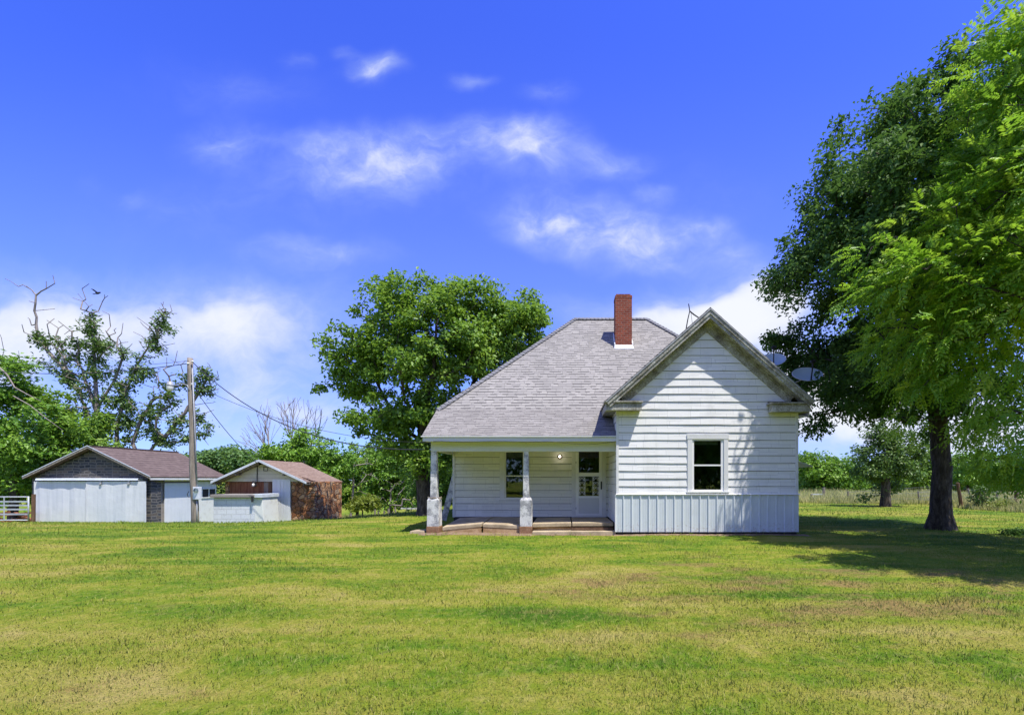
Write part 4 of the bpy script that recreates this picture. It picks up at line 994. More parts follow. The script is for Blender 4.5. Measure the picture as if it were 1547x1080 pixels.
# ------------------------------------------------------------------ utility pole with lamp, meter and wires
POLE = []
def pole():
    Y = 19.0; top = W(287.3, 541, Y); bot = W(294.8, 800, Y); o = thing('utility_pole', 'weathered wooden utility pole with yard lamp and meter box', 'utility pole', bot)
    rng = random.Random(8); n = 14
    b = MB(); pts = [bot + (top - bot) * (i / n) + Vector((.02 * math.sin(i * .9), 0, 0)) for i in range(n + 1)]
    b.tube(pts, [.135 - .035 * i / n for i in range(n + 1)], 14, jit=.03, rng=rng); b.build('pole', M['wood_grey'], o, True)
    at = lambda px, py, dy=0.0: W(px, py, Y + dy)
    # yard lamp on an arm
    c = at(260, 584); a = MB(); a.tube([at(286, 590, -.1), at(283, 582, -.12), at(277, 580, -.12), at(266, 580.5, -.1)], .022, 7); a.build('lamp_arm', M['grey'], o, True)
    l = MB(); l.lathe(c + Vector((0, -.1, -.02)), [(0, .22), (.09, .21), (.10, .10), (.13, .07), (.135, .03), (.0, .02)], 14); l.build('lamp_head', M['grey'], o, True)
    l = MB(); l.lathe(c + Vector((0, -.1, -.02)), [(.125, .019), (.12, -.10), (.085, -.17), (0, -.18)], 14); l.build('lamp_shade', M['trim_clean'], o, True)
    m = MB(); c = at(298.8, 744, -.06); m.box(c.x - .13, c.x + .13, c.y - .10, c.y + .05, c.z - .28, c.z + .24); mo = m.build('meter_box', M['galv'], o, bevel=.012)
    m = MB(); m.lathe((c.x + .02, c.y - .10, c.z + .10), [(.085, 0), (.085, .05), (.06, .09), (0, .10)], 14, (0, -1, 0)); m.build('meter', M['glass'], mo, True)
    m = MB(); m.tube([(c.x - .01, c.y - .02, c.z + .241), at(294.8, 660, -.13), at(290.5, 556, -.12)], .022, 6); m.tube([(c.x - .02, c.y - .02, c.z - .281), at(297.8, 795, -.10)], .022, 6); m.build('conduit', M['grey'], o, True)
    m = MB(); m.tube([at(285.5, 742, -.15), at(283, 746, -.16), at(284, 750, -.16), at(286, 751, -.15)], .012, 5); m.build('hook', M['dark'], o)
    for (px, py) in ((290.8, 546), (284, 549), (290.5, 580)):
        i = MB(); p = at(px, py, -.1); i.lathe(p, [(0, -.05), (.035, -.045), (.025, -.01), (.04, .01), (.025, .04), (0, .05)], 8, (1 if px > 288 else -1, -.3, 0)); i.build('insulator', M['trim_clean'], o, True)
    def wire(name, lab, a, b, sag, r=.012, n=26, via=None):
        q = MB(); pts = []
        for i in range(n + 1):
            t = i / n; p = a + (b - a) * t; p.z -= sag * 4 * t * (1 - t); pts.append(p)
        q.tube(pts, r, 5); tag(q.build(name, M['dark']), lab, 'wire')
    wire('power_line', 'thick power line from the pole top leaving to the left', at(284, 549, -.1), W(-250, 505, 24), 1.1, .016)
    wire('power_line', 'thin power line just above the thick one left of the pole', at(285, 545, -.1), W(-260, 470, 25), 1.25, .008)
    wire('service_drop', 'twisted service cable sagging from the pole top to the porch roof corner', at(291, 547, -.1), W(640, 679, 12.42), .95, .017, 40)
    wire('telephone_wire', 'thin telephone wire running from mid pole past the tree to the house', at(290.5, 580, -.1), Vector((HX0 - .05, 17.0, 2.9)), .75, .009, 40)
    wire('shed_wire', 'dark cable dropping steeply from mid pole to the shed roof', at(291, 582, -.1), W(388, 699, 20.3), .22, .013)
pole()

# ------------------------------------------------------------------ gates and fences
def tube_gate():
    Y = 22.0; x = lambda q: W(q, 0, Y).x; o = thing('farm_gate', 'silver tubular farm gate left of the stone garage', 'gate', (-27.8, Y, -.6))
    x0, x1 = x(43), x(43) - 3.4; zs = [W(0, q, Y).z for q in (750.5, 757.5, 763.2, 769.3, 776.5, 785.5)]
    f = MB()
    for zz in (zs[0], zs[-1]): f.tube([(x1, Y, zz), (x0, Y, zz)], .03, 8)
    for X in (x0, x1): f.tube([(X, Y, zs[-1] - .03), (X, Y, zs[0] + .03)], .03, 8)
    f.build('gate_frame', M['gate'], o, True)
    for zz in zs[1:-1]:
        r = MB(); r.bar((x1 + .02, Y, zz), (x0 - .02, Y, zz), .03, .075); r.build('rail', M['gate'], o)
    for t in (.34, .67):
        r = MB(); X = x0 + (x1 - x0) * t; r.bar((X, Y - .02, zs[-1]), (X, Y - .02, zs[0]), .05, .012, (0, 1, 0)); r.build('stay', M['gate'], o)
    b = MB(); X = x(46.5); b.tube([(X, Y + .1, -1.0), (X + .02, Y + .1, .78)], .075, 9); tag(b.build('gate_post', M['wood_dark']), 'dark wooden post between the farm gate and the garage', 'post')
    # rusty junk behind the gate
    b = MB(); rng = random.Random(6)
    for i in range(16):
        c = Vector((rng.uniform(-31, -27.2), rng.uniform(23.2, 24.2), -1.0 + rng.uniform(.0, .75)))
        d = Vector((rng.uniform(-1, 1), rng.uniform(-.2, .2), rng.uniform(-.25, .25))).normalized() * rng.uniform(.5, 1.0); b.bar(c - d, c + d, .12, .09)
    tag(b.build('plank_pile', M['wood_red']), 'heap of reddish old boards behind the farm gate', 'plank pile')
tube_gate()

def right_fence():
    o = thing('wire_fence', 'old wire pasture fence with leaning dark wooden posts in the tall grass', 'fence', (24, 26, 0))
    P = []
    for (px, py, tx, ty, Y, r, m) in ((1453, 776, 1446.5, 729, 24.0, .085, 'wood_dark'), (1470, 768, 1462.5, 738, 26.0, .04, 'wood_grey'), (1508, 772, 1506, 742, 25, .05, 'wood_grey'), (1535.5, 778, 1535.2, 742, 22.5, .09, 'wood_dark'), (1281, 764, 1281, 742, 30, .05, 'wood_grey'), (1388, 764, 1387, 742, 28, .05, 'wood_grey'), (1600, 790, 1602, 742, 20.5, .09, 'wood_dark')):
        a = W(px, py, Y); b = W(tx, ty, Y); a.z = -.2
        q = MB(); q.tube([a, a.lerp(b, .5) + Vector((.02, 0, 0)), b], [r, r * .95, r * .85], 8); q.build('post', M[m], o); P.append((a, b))
    P.sort(key=lambda p: p[0].x)
    for fr in (.45, .7, .93):
        q = MB(); q.tube([a.lerp(b, fr) for a, b in P], .006, 4); q.build('wire', M['grey'], o)
right_fence()

def wood_gate():
    Y = 33.0; o = thing('wooden_gate', 'small grey wooden gate with a cross brace at the far field edge', 'gate', W(1236, 765, Y))
    x = lambda q: W(q, 0, Y).x; z = lambda q: W(0, q, Y).z
    for yy in (746.5, 750.5, 755, 759.5):
        b = MB(); b.box(x(1226), x(1244), Y - .02, Y + .02, z(yy) - .05, z(yy) + .05); b.build('rail', M['galv'], o)
    b = MB(); b.bar((x(1227), Y - .04, z(760)), (x(1243), Y - .04, z(748)), .03, .09, (0, 1, 0)); b.build('brace', M['galv'], o)
    for q, t in ((1226, 746), (1244.5, 736)):
        b = MB(); b.box(x(q) - .06, x(q) + .06, Y - .07, Y + .07, -1, z(t)); b.build('gate_post', M['wood_grey'], o)
wood_gate()

def garden_fence():
    Y = 33.5; o = thing('rail_fence', 'low grey broken rail fence at the back of the lawn behind the shade tree', 'fence', W(600, 775, Y))
    rng = random.Random(12); x = lambda q: W(q, 0, Y).x; zb = g1(x(600), Y)
    q0 = 566
    while q0 < 648:
        b = MB(); X = x(q0); h = rng.uniform(.5, .95); b.bar((X, Y, zb - .1), (X + rng.uniform(-.1, .1), Y, zb + h), .09, .07, (0, 1, 0)); b.build('picket', M['wood_grey'], o); q0 += rng.uniform(4, 9)
    for hh in (.35, .75):
        b = MB(); b.bar((x(606), Y - .06, zb + hh + .05), (x(652), Y - .06, zb + hh), .05, .1); b.build('rail', M['pier'], o)
garden_fence()

def bird():
    c = W(147, 443, 30); b = MB()
    b.lathe(c, [(0, -.16), (.05, -.10), (.075, 0), (.06, .09), (.045, .13), (.05, .17), (.03, .21), (.008, .25), (0, .26)], 10, (1, 0, .25))
    for sg in (-1, 1):
        b.extrude([c + Vector((.05, 0, .04)), c + Vector((-.08, 0, .03)), c + Vector((-.14, sg * .28, .18)), c + Vector((-.02, sg * .22, .16))], (0, 0, .012))
    b.extrude([c + Vector((-.12, -.02, -.03)), c + Vector((-.12, .02, -.03)), c + Vector((-.28, .06, -.06)), c + Vector((-.28, -.06, -.06))], (0, 0, .01))
    tag(b.build('bird', M['dark'], None, True), 'small dark bird flying above the broken trees', 'bird')
bird()

# ------------------------------------------------------------------ trees
def np_mesh(name, V, F4, mat, rnd=None, smooth=False):
    """quads from numpy arrays"""
    me = bpy.data.meshes.new(name); nv, nf = len(V), len(F4); k = F4.shape[1]
    me.vertices.add(nv); me.vertices.foreach_set('co', np.ascontiguousarray(V, np.float32).ravel())
    me.loops.add(nf * k); me.polygons.add(nf)
    me.loops.foreach_set('vertex_index', np.ascontiguousarray(F4, np.int32).ravel())
    me.polygons.foreach_set('loop_start', np.arange(0, nf * k, k, dtype=np.int32))
    if smooth: me.polygons.foreach_set('use_smooth', np.ones(nf, bool))
    me.update(calc_edges=True)
    if rnd is not None:
        a = me.attributes.new('rnd', 'FLOAT', 'POINT'); a.data.foreach_set('value', np.ascontiguousarray(rnd, np.float32))
    me.materials.append(mat); return me

def unit(a): return a / np.maximum(np.linalg.norm(a, axis=-1, keepdims=True), 1e-9)

def leaf_mesh(rng, P, N, A, L, Wd, rnd):
    """diamond leaves, folded along the rib: P base, A rib direction, N normal"""
    B = unit(np.cross(N, A)); n = len(P); L = L[:, None]; Wd = Wd[:, None]
    fold = .22
    v0 = P; v2 = P + A * L - N * L * .12
    mid = P + A * L * .48
    v1 = mid + B * Wd * .5 + N * Wd * fold; v3 = mid - B * Wd * .5 + N * Wd * fold
    V = np.stack([v0, v1, v2, v3], 1).reshape(-1, 3); i = np.arange(n)[:, None] * 4
    F = np.concatenate([i + np.array([[0, 1, 2]]), i + np.array([[0, 2, 3]])], 1).reshape(-1, 3)
    return V, F, np.repeat(rnd, 4)

def frond_mesh(rng, P, A, N, Ls, rnd, pairs=6):
    """pinnate compound leaves, drooping"""
    B = unit(np.cross(N, A)); n = len(P); Vs = []; Fs = []; Rs = []; off = 0
    for k in range(pairs + 1):
        t = .18 + .82 * k / pairs
        c = P + A * (Ls * t)[:, None] - np.array([0, 0, 1.0]) * (Ls * .34 * t * t)[:, None]
        for sg in ((-1, 1) if k < pairs else (0,)):
            ax = unit(A * .55 + B * sg * .95 + np.array([0, 0, -.28]) + rng.normal(0, .13, (n, 3))) if sg else unit(A + np.array([0, 0, -.5]))
            nn = unit(N + rng.normal(0, .18, (n, 3)))
            nn = unit(nn - ax * np.sum(nn * ax, 1, keepdims=True))
            ll = Ls * (.33 - .10 * abs(t - .5)); v, f, r = leaf_mesh(rng, c, nn, ax, ll, ll * .36, np.clip(rnd + rng.normal(0, .06, n), 0, 1))
            Vs.append(v); Fs.append(f + off); Rs.append(r); off += len(v)
    return np.concatenate(Vs), np.concatenate(Fs), np.concatenate(Rs)

def tubes(segs, sides):
    """segs: (p0, p1, r0, r1) arrays -> frusta"""
    p0, p1, r0, r1 = segs; d = unit(p1 - p0)
    ref = np.where(np.abs(d[:, 2:3]) < .9, np.array([[0, 0, 1.0]]), np.array([[1.0, 0, 0]]))
    a = unit(np.cross(d, ref)); b = np.cross(d, a); n = len(p0)
    ang = np.arange(sides) * 2 * np.pi / sides; ca, sa = np.cos(ang), np.sin(ang)
    ring = a[:, None] * ca[None, :, None] + b[:, None] * sa[None, :, None]
    V = np.concatenate([p0[:, None] + ring * r0[:, None, None], p1[:, None] + ring * r1[:, None, None]], 1).reshape(-1, 3)
    j = np.arange(sides); f = np.stack([j, (j + 1) % sides, sides + (j + 1) % sides, sides + j], 1)
    F = (np.arange(n)[:, None, None] * 2 * sides + f[None]).reshape(-1, 4)
    return V, F

def make_tree(name, label, cat, trunk, r_base, lobes, nclus, leaves_per, leaf, clus_r, leafmat, bark, seed, group=None,
              frond=False, bare=(), flare=1.6, shell=.5, tip_r=.010, root=None, up=.55, crotch=.35, flat=.75, maxr=None, pw=.22, taper=.30, twigs=0, sleeve=None, limbs=(), wfac=.5, droop=0.0):
    rng = np.random.default_rng(seed)
    trunk = [np.array(p, float) for p in trunk]
    base = Vector(trunk[0]); o = thing(name, label, cat, base, group)
    # trunk nodes
    nodes = [trunk[0]]; par = [-1]
    for a, b in zip(trunk[:-1], trunk[1:]):
        m = max(1, int(np.linalg.norm(b - a) / .35))
        for i in range(1, m + 1):
            nodes.append(a + (b - a) * i / m + rng.normal(0, .015, 3) * (i < m)); par.append(len(nodes) - 2)
    nt = len(nodes)
    # explicit limbs starting at a trunk fraction
    for (fr, pts) in limbs:
        k = int(fr * (nt - 1)); prev = k
        a = nodes[k]
        for b in pts:
            b = np.array(b, float); m = max(1, int(np.linalg.norm(b - a) / .4))
            for i in range(1, m + 1):
                nodes.append(a + (b - a) * i / m + rng.normal(0, .03, 3)); par.append(prev); prev = len(nodes) - 1
            a = b
    # cluster centres filling the lobes
    vol = np.array([l[1][0] * l[1][1] * l[1][2] * (l[2] if len(l) > 2 else 1.0) for l in lobes]) ** .8; vol /= vol.sum()
    C = []; CO = []; 
    for _ in range(nclus):
        l = lobes[rng.choice(len(lobes), p=vol)]
        d = unit(rng.normal(size=3)); r = rng.random() ** shell
        C.append(np.array(l[0]) + d * r * np.array(l[1])); CO.append(d)
    C = np.array(C); CO = np.array(CO); nl = len(C)
    if twigs:
        tl = np.array([np.array(l[0]) for l in lobes]); ts = np.array([np.array(l[1]) for l in lobes]); k = rng.integers(0, len(tl), twigs)
        dd = rng.normal(0, .7, (twigs, 3)); dd[:, 2] = np.abs(rng.normal(1.2, .7, twigs)); bare = list(bare) + list(tl[k] + dd * ts[k] * 1.1)
    if len(bare):
        C = np.concatenate([C, np.array([np.array(b, float) for b in bare])]); 
    start = np.array(trunk[-1]) * .6 + np.array(trunk[max(0, len(trunk) - 2)]) * .4
    order = np.argsort(np.linalg.norm(C - start, axis=1))
    NP = np.zeros((nt + len(C) * 12 + 4000, 3)); n = len(nodes); NP[:n] = nodes
    plen = np.zeros(len(NP))
    for i in range(1, n): plen[i] = plen[par[i]] + np.linalg.norm(NP[i] - NP[par[i]])
    lo = int(crotch * (nt - 1)); ends = {}
    for ci in order:
        c = C[ci]; dv = NP[lo:n] - c; dist = np.linalg.norm(dv, axis=1)
        cost = dist + pw * plen[lo:n] + np.maximum(0, dv[:, 2]) * .35
        k = lo + int(np.argmin(cost)); a = NP[k].copy(); L = np.linalg.norm(c - a); m = max(1, int(L / .45)); prev = k
        bend = rng.normal(0, .07, 3) * L + np.array([0, 0, .08 * L])
        for i in range(1, m + 1):
            t = i / m; NP[n] = a + (c - a) * t + bend * 4 * t * (1 - t) * .5; par.append(prev); plen[n] = plen[prev] + L / m; prev = n; n += 1
        ends[ci] = prev
    par = np.array(par); NP = NP[:n]
    isb = np.ones(n, bool)
    for ci, e in ends.items():
        if ci < nl:
            k = e
            while k >= nt and isb[k]: isb[k] = False; k = par[k]
    ra = np.zeros(n)
    for e in ends.values(): ra[e] += tip_r ** 2.3
    for i in range(n - 1, 0, -1):
        if ra[i] == 0: ra[i] = tip_r ** 2.3
        ra[par[i]] += ra[i]
    rad = ra ** (1 / 2.3)
    sc = r_base * .8 / rad[nt - 1] if rad[nt - 1] > r_base * .8 else 1.0
    rad = np.minimum(rad * 1.0, r_base * .75); 
    Vs, Fs = [], []; off = 0
    ids = np.arange(nt, n); pr = par[ids]
    r1 = rad[ids]; r0 = np.minimum(rad[pr], r1 * 1.18 + .003)
    for lo_r, hi_r, sd in ((0, .03, 3), (.03, .07, 5), (.07, 9, 9)):
        mk = (r1 >= lo_r) & (r1 < hi_r)
        if mk.any():
            V, F = tubes((NP[pr][mk], NP[ids][mk] + unit(NP[ids] - NP[pr])[mk] * r1[mk][:, None] * .3, r0[mk], r1[mk]), sd); Vs.append((V, F, off)); off += len(V)
    # swept trunk with root flare and flutes
    mb = MB(); tn = NP[:nt]; sd = 20
    hgt = np.linalg.norm(tn - tn[0], axis=1); H0 = max(hgt[-1], .1)
    tv = []
    for i in range(nt):
        d = tn[min(i + 1, nt - 1)] - tn[max(i - 1, 0)]; d = d / np.linalg.norm(d); ref = np.array([1.0, 0, 0]); u = unit(np.cross(d, ref)); w = np.cross(u, d)
        r = r_base * (1 - taper * hgt[i] / H0); fl = (flare - 1) * math.exp(-hgt[i] / (r_base * 1.3))
        for j in range(sd):
            a = 2 * math.pi * j / sd
            rr = r * (1 + fl * (.7 + .5 * math.sin(a * 5 + seed) * .5) + .05 * math.sin(a * 7 + hgt[i] * 2.1) + .04 * math.sin(a * 3 - hgt[i] * 1.3 + seed))
            tv.append(tn[i] + (u * math.sin(a) + w * math.cos(a)) * rr)
    tf = [(i * sd + j, i * sd + (j + 1) % sd, (i + 1) * sd + (j + 1) % sd, (i + 1) * sd + j) for i in range(nt - 1) for j in range(sd)]
    Vs.append((np.array(tv), np.array(tf), off))
    V = np.concatenate([v for v, f, k in Vs]); F = np.concatenate([f + k for v, f, k in Vs])
    link('trunk', np_mesh('trunk', V, F, M[bark], None, True), o)
    if leaves_per:
        cen = np.mean([np.array(l[0]) for l in lobes], 0)
        cnt = np.maximum(2, (leaves_per * rng.uniform(.5, 1.5, nl)).astype(int)); idx = np.repeat(np.arange(nl), cnt); N = len(idx)
        cr = clus_r * rng.uniform(.65, 1.35, nl)[idx][:, None]
        offs = rng.normal(0, .5, (N, 3)); offs = offs * np.minimum(1, 1.05 / np.maximum(np.linalg.norm(offs, axis=1, keepdims=True), 1e-6)); offs[:, 2] *= flat
        P = C[idx] + offs * cr
        if sleeve:   # leaves hugging the limbs
            q = np.where(~isb & (np.arange(n) >= nt) & (rad < .09))[0]; q = np.repeat(q, sleeve[0]); idx = np.concatenate([idx, rng.integers(0, nl, len(q))])
            P = np.concatenate([P, NP[q] + (NP[par[q]] - NP[q]) * rng.random((len(q), 1)) + rng.normal(0, sleeve[1], (len(q), 3))]); offs = np.concatenate([offs, rng.normal(0, .5, (len(q), 3))]); N = len(P)
        outw = unit(P - cen); crn = np.clip(rng.normal(.5, .22, nl), 0, 1)[idx]
        rnd = np.clip(crn * .55 + rng.random(N) * .45, 0, 1)
        if frond:
            A = unit(outw * .8 + unit(offs + 1e-6) * .9 + rng.normal(0, .5, (N, 3)) + np.array([0, 0, .1])); Nn = unit(np.array([0, 0, 1.0]) + rng.normal(0, .35, (N, 3)) + outw * .65)
            Nn = unit(Nn - A * np.sum(A * Nn, 1, keepdims=True))
            V, F, r = frond_mesh(rng, P, A, Nn, leaf * rng.uniform(.7, 1.25, N), rnd)
        else:
            Nn = unit(np.array([0, 0, up]) + outw * .45 + rng.normal(0, .55, (N, 3)))
            A = rng.normal(0, 1, (N, 3)) + outw * .6 + np.array([0, 0, -.35]); A = unit(A - Nn * np.sum(A * Nn, 1, keepdims=True))
            L = leaf * rng.uniform(.65, 1.35, N); V, F, r = leaf_mesh(rng, P, Nn, A, L, L * wfac * rng.uniform(.8, 1.25, N), rnd)
        link('crown', np_mesh('crown', V, F, M[leafmat], r), o)
    return o

def lob(x, y, rx, ry, Y, rY=None, w=1.0):
    c = W(x, y, Y); s = Y / FPX; a, b = rx * s, ry * s
    return (tuple(c), (a, (a + b) / 2 if rY is None else rY, b), w)
def gp(px, Y): X = W(px, 0, Y).x; return Vector((X, Y, g1(X, Y) - .05))

# shade tree behind the left end of the house
Y = 19.2; b0 = gp(644, Y)
make_tree('shade_tree', 'broad green shade tree standing behind the left end of the porch', 'tree',
    [b0, W(641, 740, Y), W(637, 700, Y), W(640, 650, Y), W(642, 590, Y)], .30,
    [lob(598, 468, 62, 44, Y), lob(690, 462, 78, 44, Y), (tuple(W(778, 490, Y)), (1.6, 2.0, 1.3), 1.4), lob(745, 475, 55, 40, Y), lob(558, 540, 62, 62, Y), lob(650, 530, 90, 70, Y), lob(735, 545, 80, 65, Y), lob(585, 625, 62, 44, Y, 1.8, .8),
     lob(522, 585, 34, 26, Y, 1.3, .8), lob(660, 625, 60, 44, Y), lob(640, 690, 45, 40, Y, 1.4, .8), lob(602, 668, 40, 30, Y, 1.3, .7), lob(672, 690, 30, 30, Y, 1.2, .7), lob(820, 488, 18, 16, Y), lob(790, 455, 22, 16, Y), lob(700, 428, 22, 14, Y), lob(620, 428, 40, 14, Y), lob(650, 422, 12, 12, Y)],
    720, 84, .17, .42, 'leaf_mid', 'bark', 11, shell=.55, crotch=.45, wfac=.55,
    limbs=[(.62, [W(600, 640, Y), W(560, 560, Y)]), (.7, [W(690, 620, Y), W(740, 540, Y + 1)]), (.8, [W(655, 560, Y - .6), W(660, 480, Y - .5)]), (.75, [W(615, 580, Y + .8), W(600, 490, Y + .6)])])

# big dark tree right of the house
Y = 13.6; b0 = gp(1419, Y)
make_tree('oak_tree', 'tall dark green tree with thick dark trunk right of the house', 'tree',
    [b0, W(1421, 750, Y), W(1424, 705, Y), W(1420, 660, Y), W(1410, 560, Y), W(1390, 430, Y)], .26,
    [lob(1405, 165, 62, 62, Y, 2.2), lob(1330, 225, 80, 72, Y, 2.3), lob(1268, 318, 66, 70, Y, 2.2), lob(1208, 398, 52, 50, Y, 1.7), lob(1310, 400, 100, 80, Y, 2.5), lob(1400, 330, 110, 140, Y, 3.0), lob(1480, 250, 90, 120, Y, 2.8), lob(1500, 420, 100, 120, Y, 3),
     lob(1190, 515, 34, 16, Y + 2.6, .9, .8), lob(1225, 562, 60, 46, Y + 3.0, 1.3, 1.6), lob(1275, 530, 44, 40, Y + 2.0, 1.4, .9), lob(1275, 610, 62, 44, Y + 1.2, 1.5, .8), lob(1222, 645, 36, 24, Y + 1.2, 1.0, .8), lob(1345, 560, 90, 80, Y, 2.2), lob(1390, 490, 90, 90, Y, 2.6), lob(1450, 600, 80, 60, Y, 2.2), lob(1250, 462, 56, 32, Y + 1.5, 1.3, .8), ((7.65, 10.6, 8.2), (.9, .6, 1.3), 2.0), ((7.1, 10.9, 6.7), (.7, .5, .9), 2.5), ((7.6, 10.9, 8.8), (.8, .5, .9), 2.0)],
    1050, 115, .138, .42, 'leaf_dark', 'bark', 23, shell=.5, crotch=.5, flare=1.75, wfac=.5,
    limbs=[(.42, [W(1450, 680, Y + .2), W(1490, 600, Y + .3), W(1500, 500, Y)]), (.55, [W(1380, 640, Y + .5), W(1300, 610, Y + 1.0), W(1250, 625, Y + 1.2)]), (.8, [W(1330, 440, Y), W(1260, 370, Y)]), (.62, [W(1350, 560, Y + 1.2), W(1260, 545, Y + 2.6)])])

# bright walnut in front of it, its trunk beyond the right edge of the frame
Y = 9.6; b0 = Vector((11.6, 9.0, g1(11.6, 9.0) - .05))
wal = [lob(1548, 100, 46, 90, 9.2, 1.4), lob(1505, 200, 44, 70, 9.3, 1.3), lob(1600, 70, 60, 110, 9.4, 1.4, .6), lob(1560, 250, 80, 110, 9.2, 2.0), lob(1465, 300, 50, 56, Y, 1.4), lob(1410, 345, 36, 30, 9.8, 1.0), lob(1330, 372, 26, 12, 10, .6), lob(1345, 430, 40, 36, 9.8, 1.2), lob(1285, 435, 14, 8, 10, .4, .6),
       lob(1440, 420, 70, 60, Y, 1.6), lob(1510, 430, 70, 90, 9.0, 1.8), lob(1375, 505, 44, 40, 9.8, 1.2), lob(1395, 575, 40, 36, 10.0, 1.0, .6), lob(1450, 540, 60, 46, 9.6, 1.2, .6), lob(1520, 580, 40, 46, 8.6, .9, .7), lob(1560, 645, 36, 46, 8.4, 1.0, .8), lob(1495, 650, 26, 18, 8.8, .6, .5), lob(1500, 690, 26, 14, 10.5, .8, .9), lob(1545, 700, 40, 22, 10.5, 1.0, 1.0), lob(1460, 650, 30, 20, 10.5, .8, .7), lob(1385, 625, 22, 16, 10.2, .7, .6), lob(1300, 400, 14, 10, 10, .4, .5),
       ((11.8, 9.6, 6.5), (2.2, 1.8, 2.6), .6), ((10.4, 7.8, 5.4), (1.8, 1.2, 1.6), .5), ((8.9, 5.7, 5.2), (1.4, .9, .8), 1.0), ((10.6, 6.6, 6.0), (1.4, 1.0, 1.0), .8), ((8.7, 7.1, 6.3), (1.4, .9, .8), 1.2), ((7.5, 6.7, 6.6), (.6, .6, .6), 2.0), ((8.4, 6.2, 6.2), (1.2, .8, .8), 1.2)]
make_tree('walnut_tree', 'bright yellow green leafy tree hanging in front of the dark tree at the right', 'tree',
    [b0, (11.5, 9.1, 1.6), (11.2, 9.2, 3.4), (10.8, 9.3, 5.5), (10.2, 9.4, 8.0)], .36, wal,
    800, 13, .36, .38, 'leaf_bright', 'bark', 37, frond=True, shell=.5, crotch=.3, tip_r=.008)

# broken half dead trees behind the garage
Y = 31.0
dl = lambda pts, r=11: [lob(x, y, rr * .8, rr * 1.1, Y, rr * Y / FPX) for (x, y, rr) in pts]
def bt(pts): return [W(x, y, Y) for (x, y) in pts]
make_tree('storm_broken_tree', 'storm broken tree with a tall bare forked top behind the garage ridge', 'tree',
    [gp(150, Y), W(146, 700, Y), W(140, 640, Y), W(118, 590, Y)], .22,
    dl([(58, 505, 12), (66, 520, 15), (84, 520, 16), (92, 545, 16), (62, 540, 12), (104, 575, 16), (100, 560, 14), (112, 610, 18), (130, 640, 22), (150, 660, 22)]), 60, 9, .21, .28, 'leaf_elm', 'bark_pale', 51, taper=.7, twigs=60, sleeve=(19, .17),
    bare=bt([(28, 433), (8, 421), (40, 432), (70, 436), (83, 428), (62, 440), (80, 416), (70, 425), (52, 470), (44, 455), (52, 500), (42, 480), (95, 560), (40, 515)]) + bt([(x, y) for x, y in ((50, 520), (54, 480), (54, 450))]), crotch=.5, tip_r=.021, flat=1.0,
    limbs=[(1.0, [W(100, 560, Y), W(72, 530, Y), W(55, 500, Y), W(53, 470, Y), W(55, 447, Y), W(48, 437, Y), W(34, 430, Y)]), (.98, [W(96, 565, Y), W(60, 545, Y)])])
make_tree('storm_broken_tree', 'storm broken tree with one dense upright leafy column behind the garage ridge', 'tree',
    [gp(155, Y), W(152, 700, Y), W(148, 640, Y), W(144, 570, Y), W(140, 500, Y)], .25,
    dl([(140, 480, 13), (136, 498, 15), (146, 520, 17), (142, 545, 17), (120, 520, 12), (108, 528, 11), (160, 530, 12), (168, 515, 9), (150, 570, 15), (152, 600, 12), (130, 590, 14), (100, 572, 12), (166, 560, 9), (182, 525, 9), (190, 527, 8), (185, 535, 8), (150, 650, 22), (165, 630, 14), (178, 610, 14)]), 130, 9, .21, .26, 'leaf_elm', 'bark_pale', 52, taper=.8, twigs=100, sleeve=(19, .17),
    bare=bt([(125, 455), (110, 450), (124, 436), (163, 447), (155, 470), (158, 445), (140, 460), (104, 500), (114, 482), (165, 475), (112, 500), (178, 510), (186, 488), (130, 452)]), crotch=.4, tip_r=.018, flat=1.15,
    limbs=[(.6, [W(170, 580, Y), W(186, 535, Y)]), (.55, [W(125, 560, Y), W(105, 530, Y)])])
make_tree('storm_broken_tree', 'storm broken tree leaning right with a thin leafy tip behind the garage', 'tree',
    [gp(172, Y), W(174, 690, Y), W(178, 640, Y), W(190, 590, Y), W(208, 550, Y), W(232, 510, Y)], .18,
    dl([(245, 492, 10), (250, 480, 8), (252, 497, 9), (232, 515, 12), (236, 528, 12), (220, 540, 13), (222, 560, 13), (205, 565, 12), (195, 580, 13), (182, 590, 12), (195, 610, 14), (186, 640, 14), (214, 572, 10), (200, 640, 14), (190, 665, 12)]), 95, 9, .21, .26, 'leaf_elm', 'bark_pale', 53, taper=.8, twigs=90, sleeve=(19, .16),
    bare=bt([(247, 456), (250, 470), (257, 460), (260, 470), (226, 480), (232, 480), (224, 498), (210, 515), (208, 540), (238, 468), (246, 462)]), crotch=.4, tip_r=.018, flat=1.1)
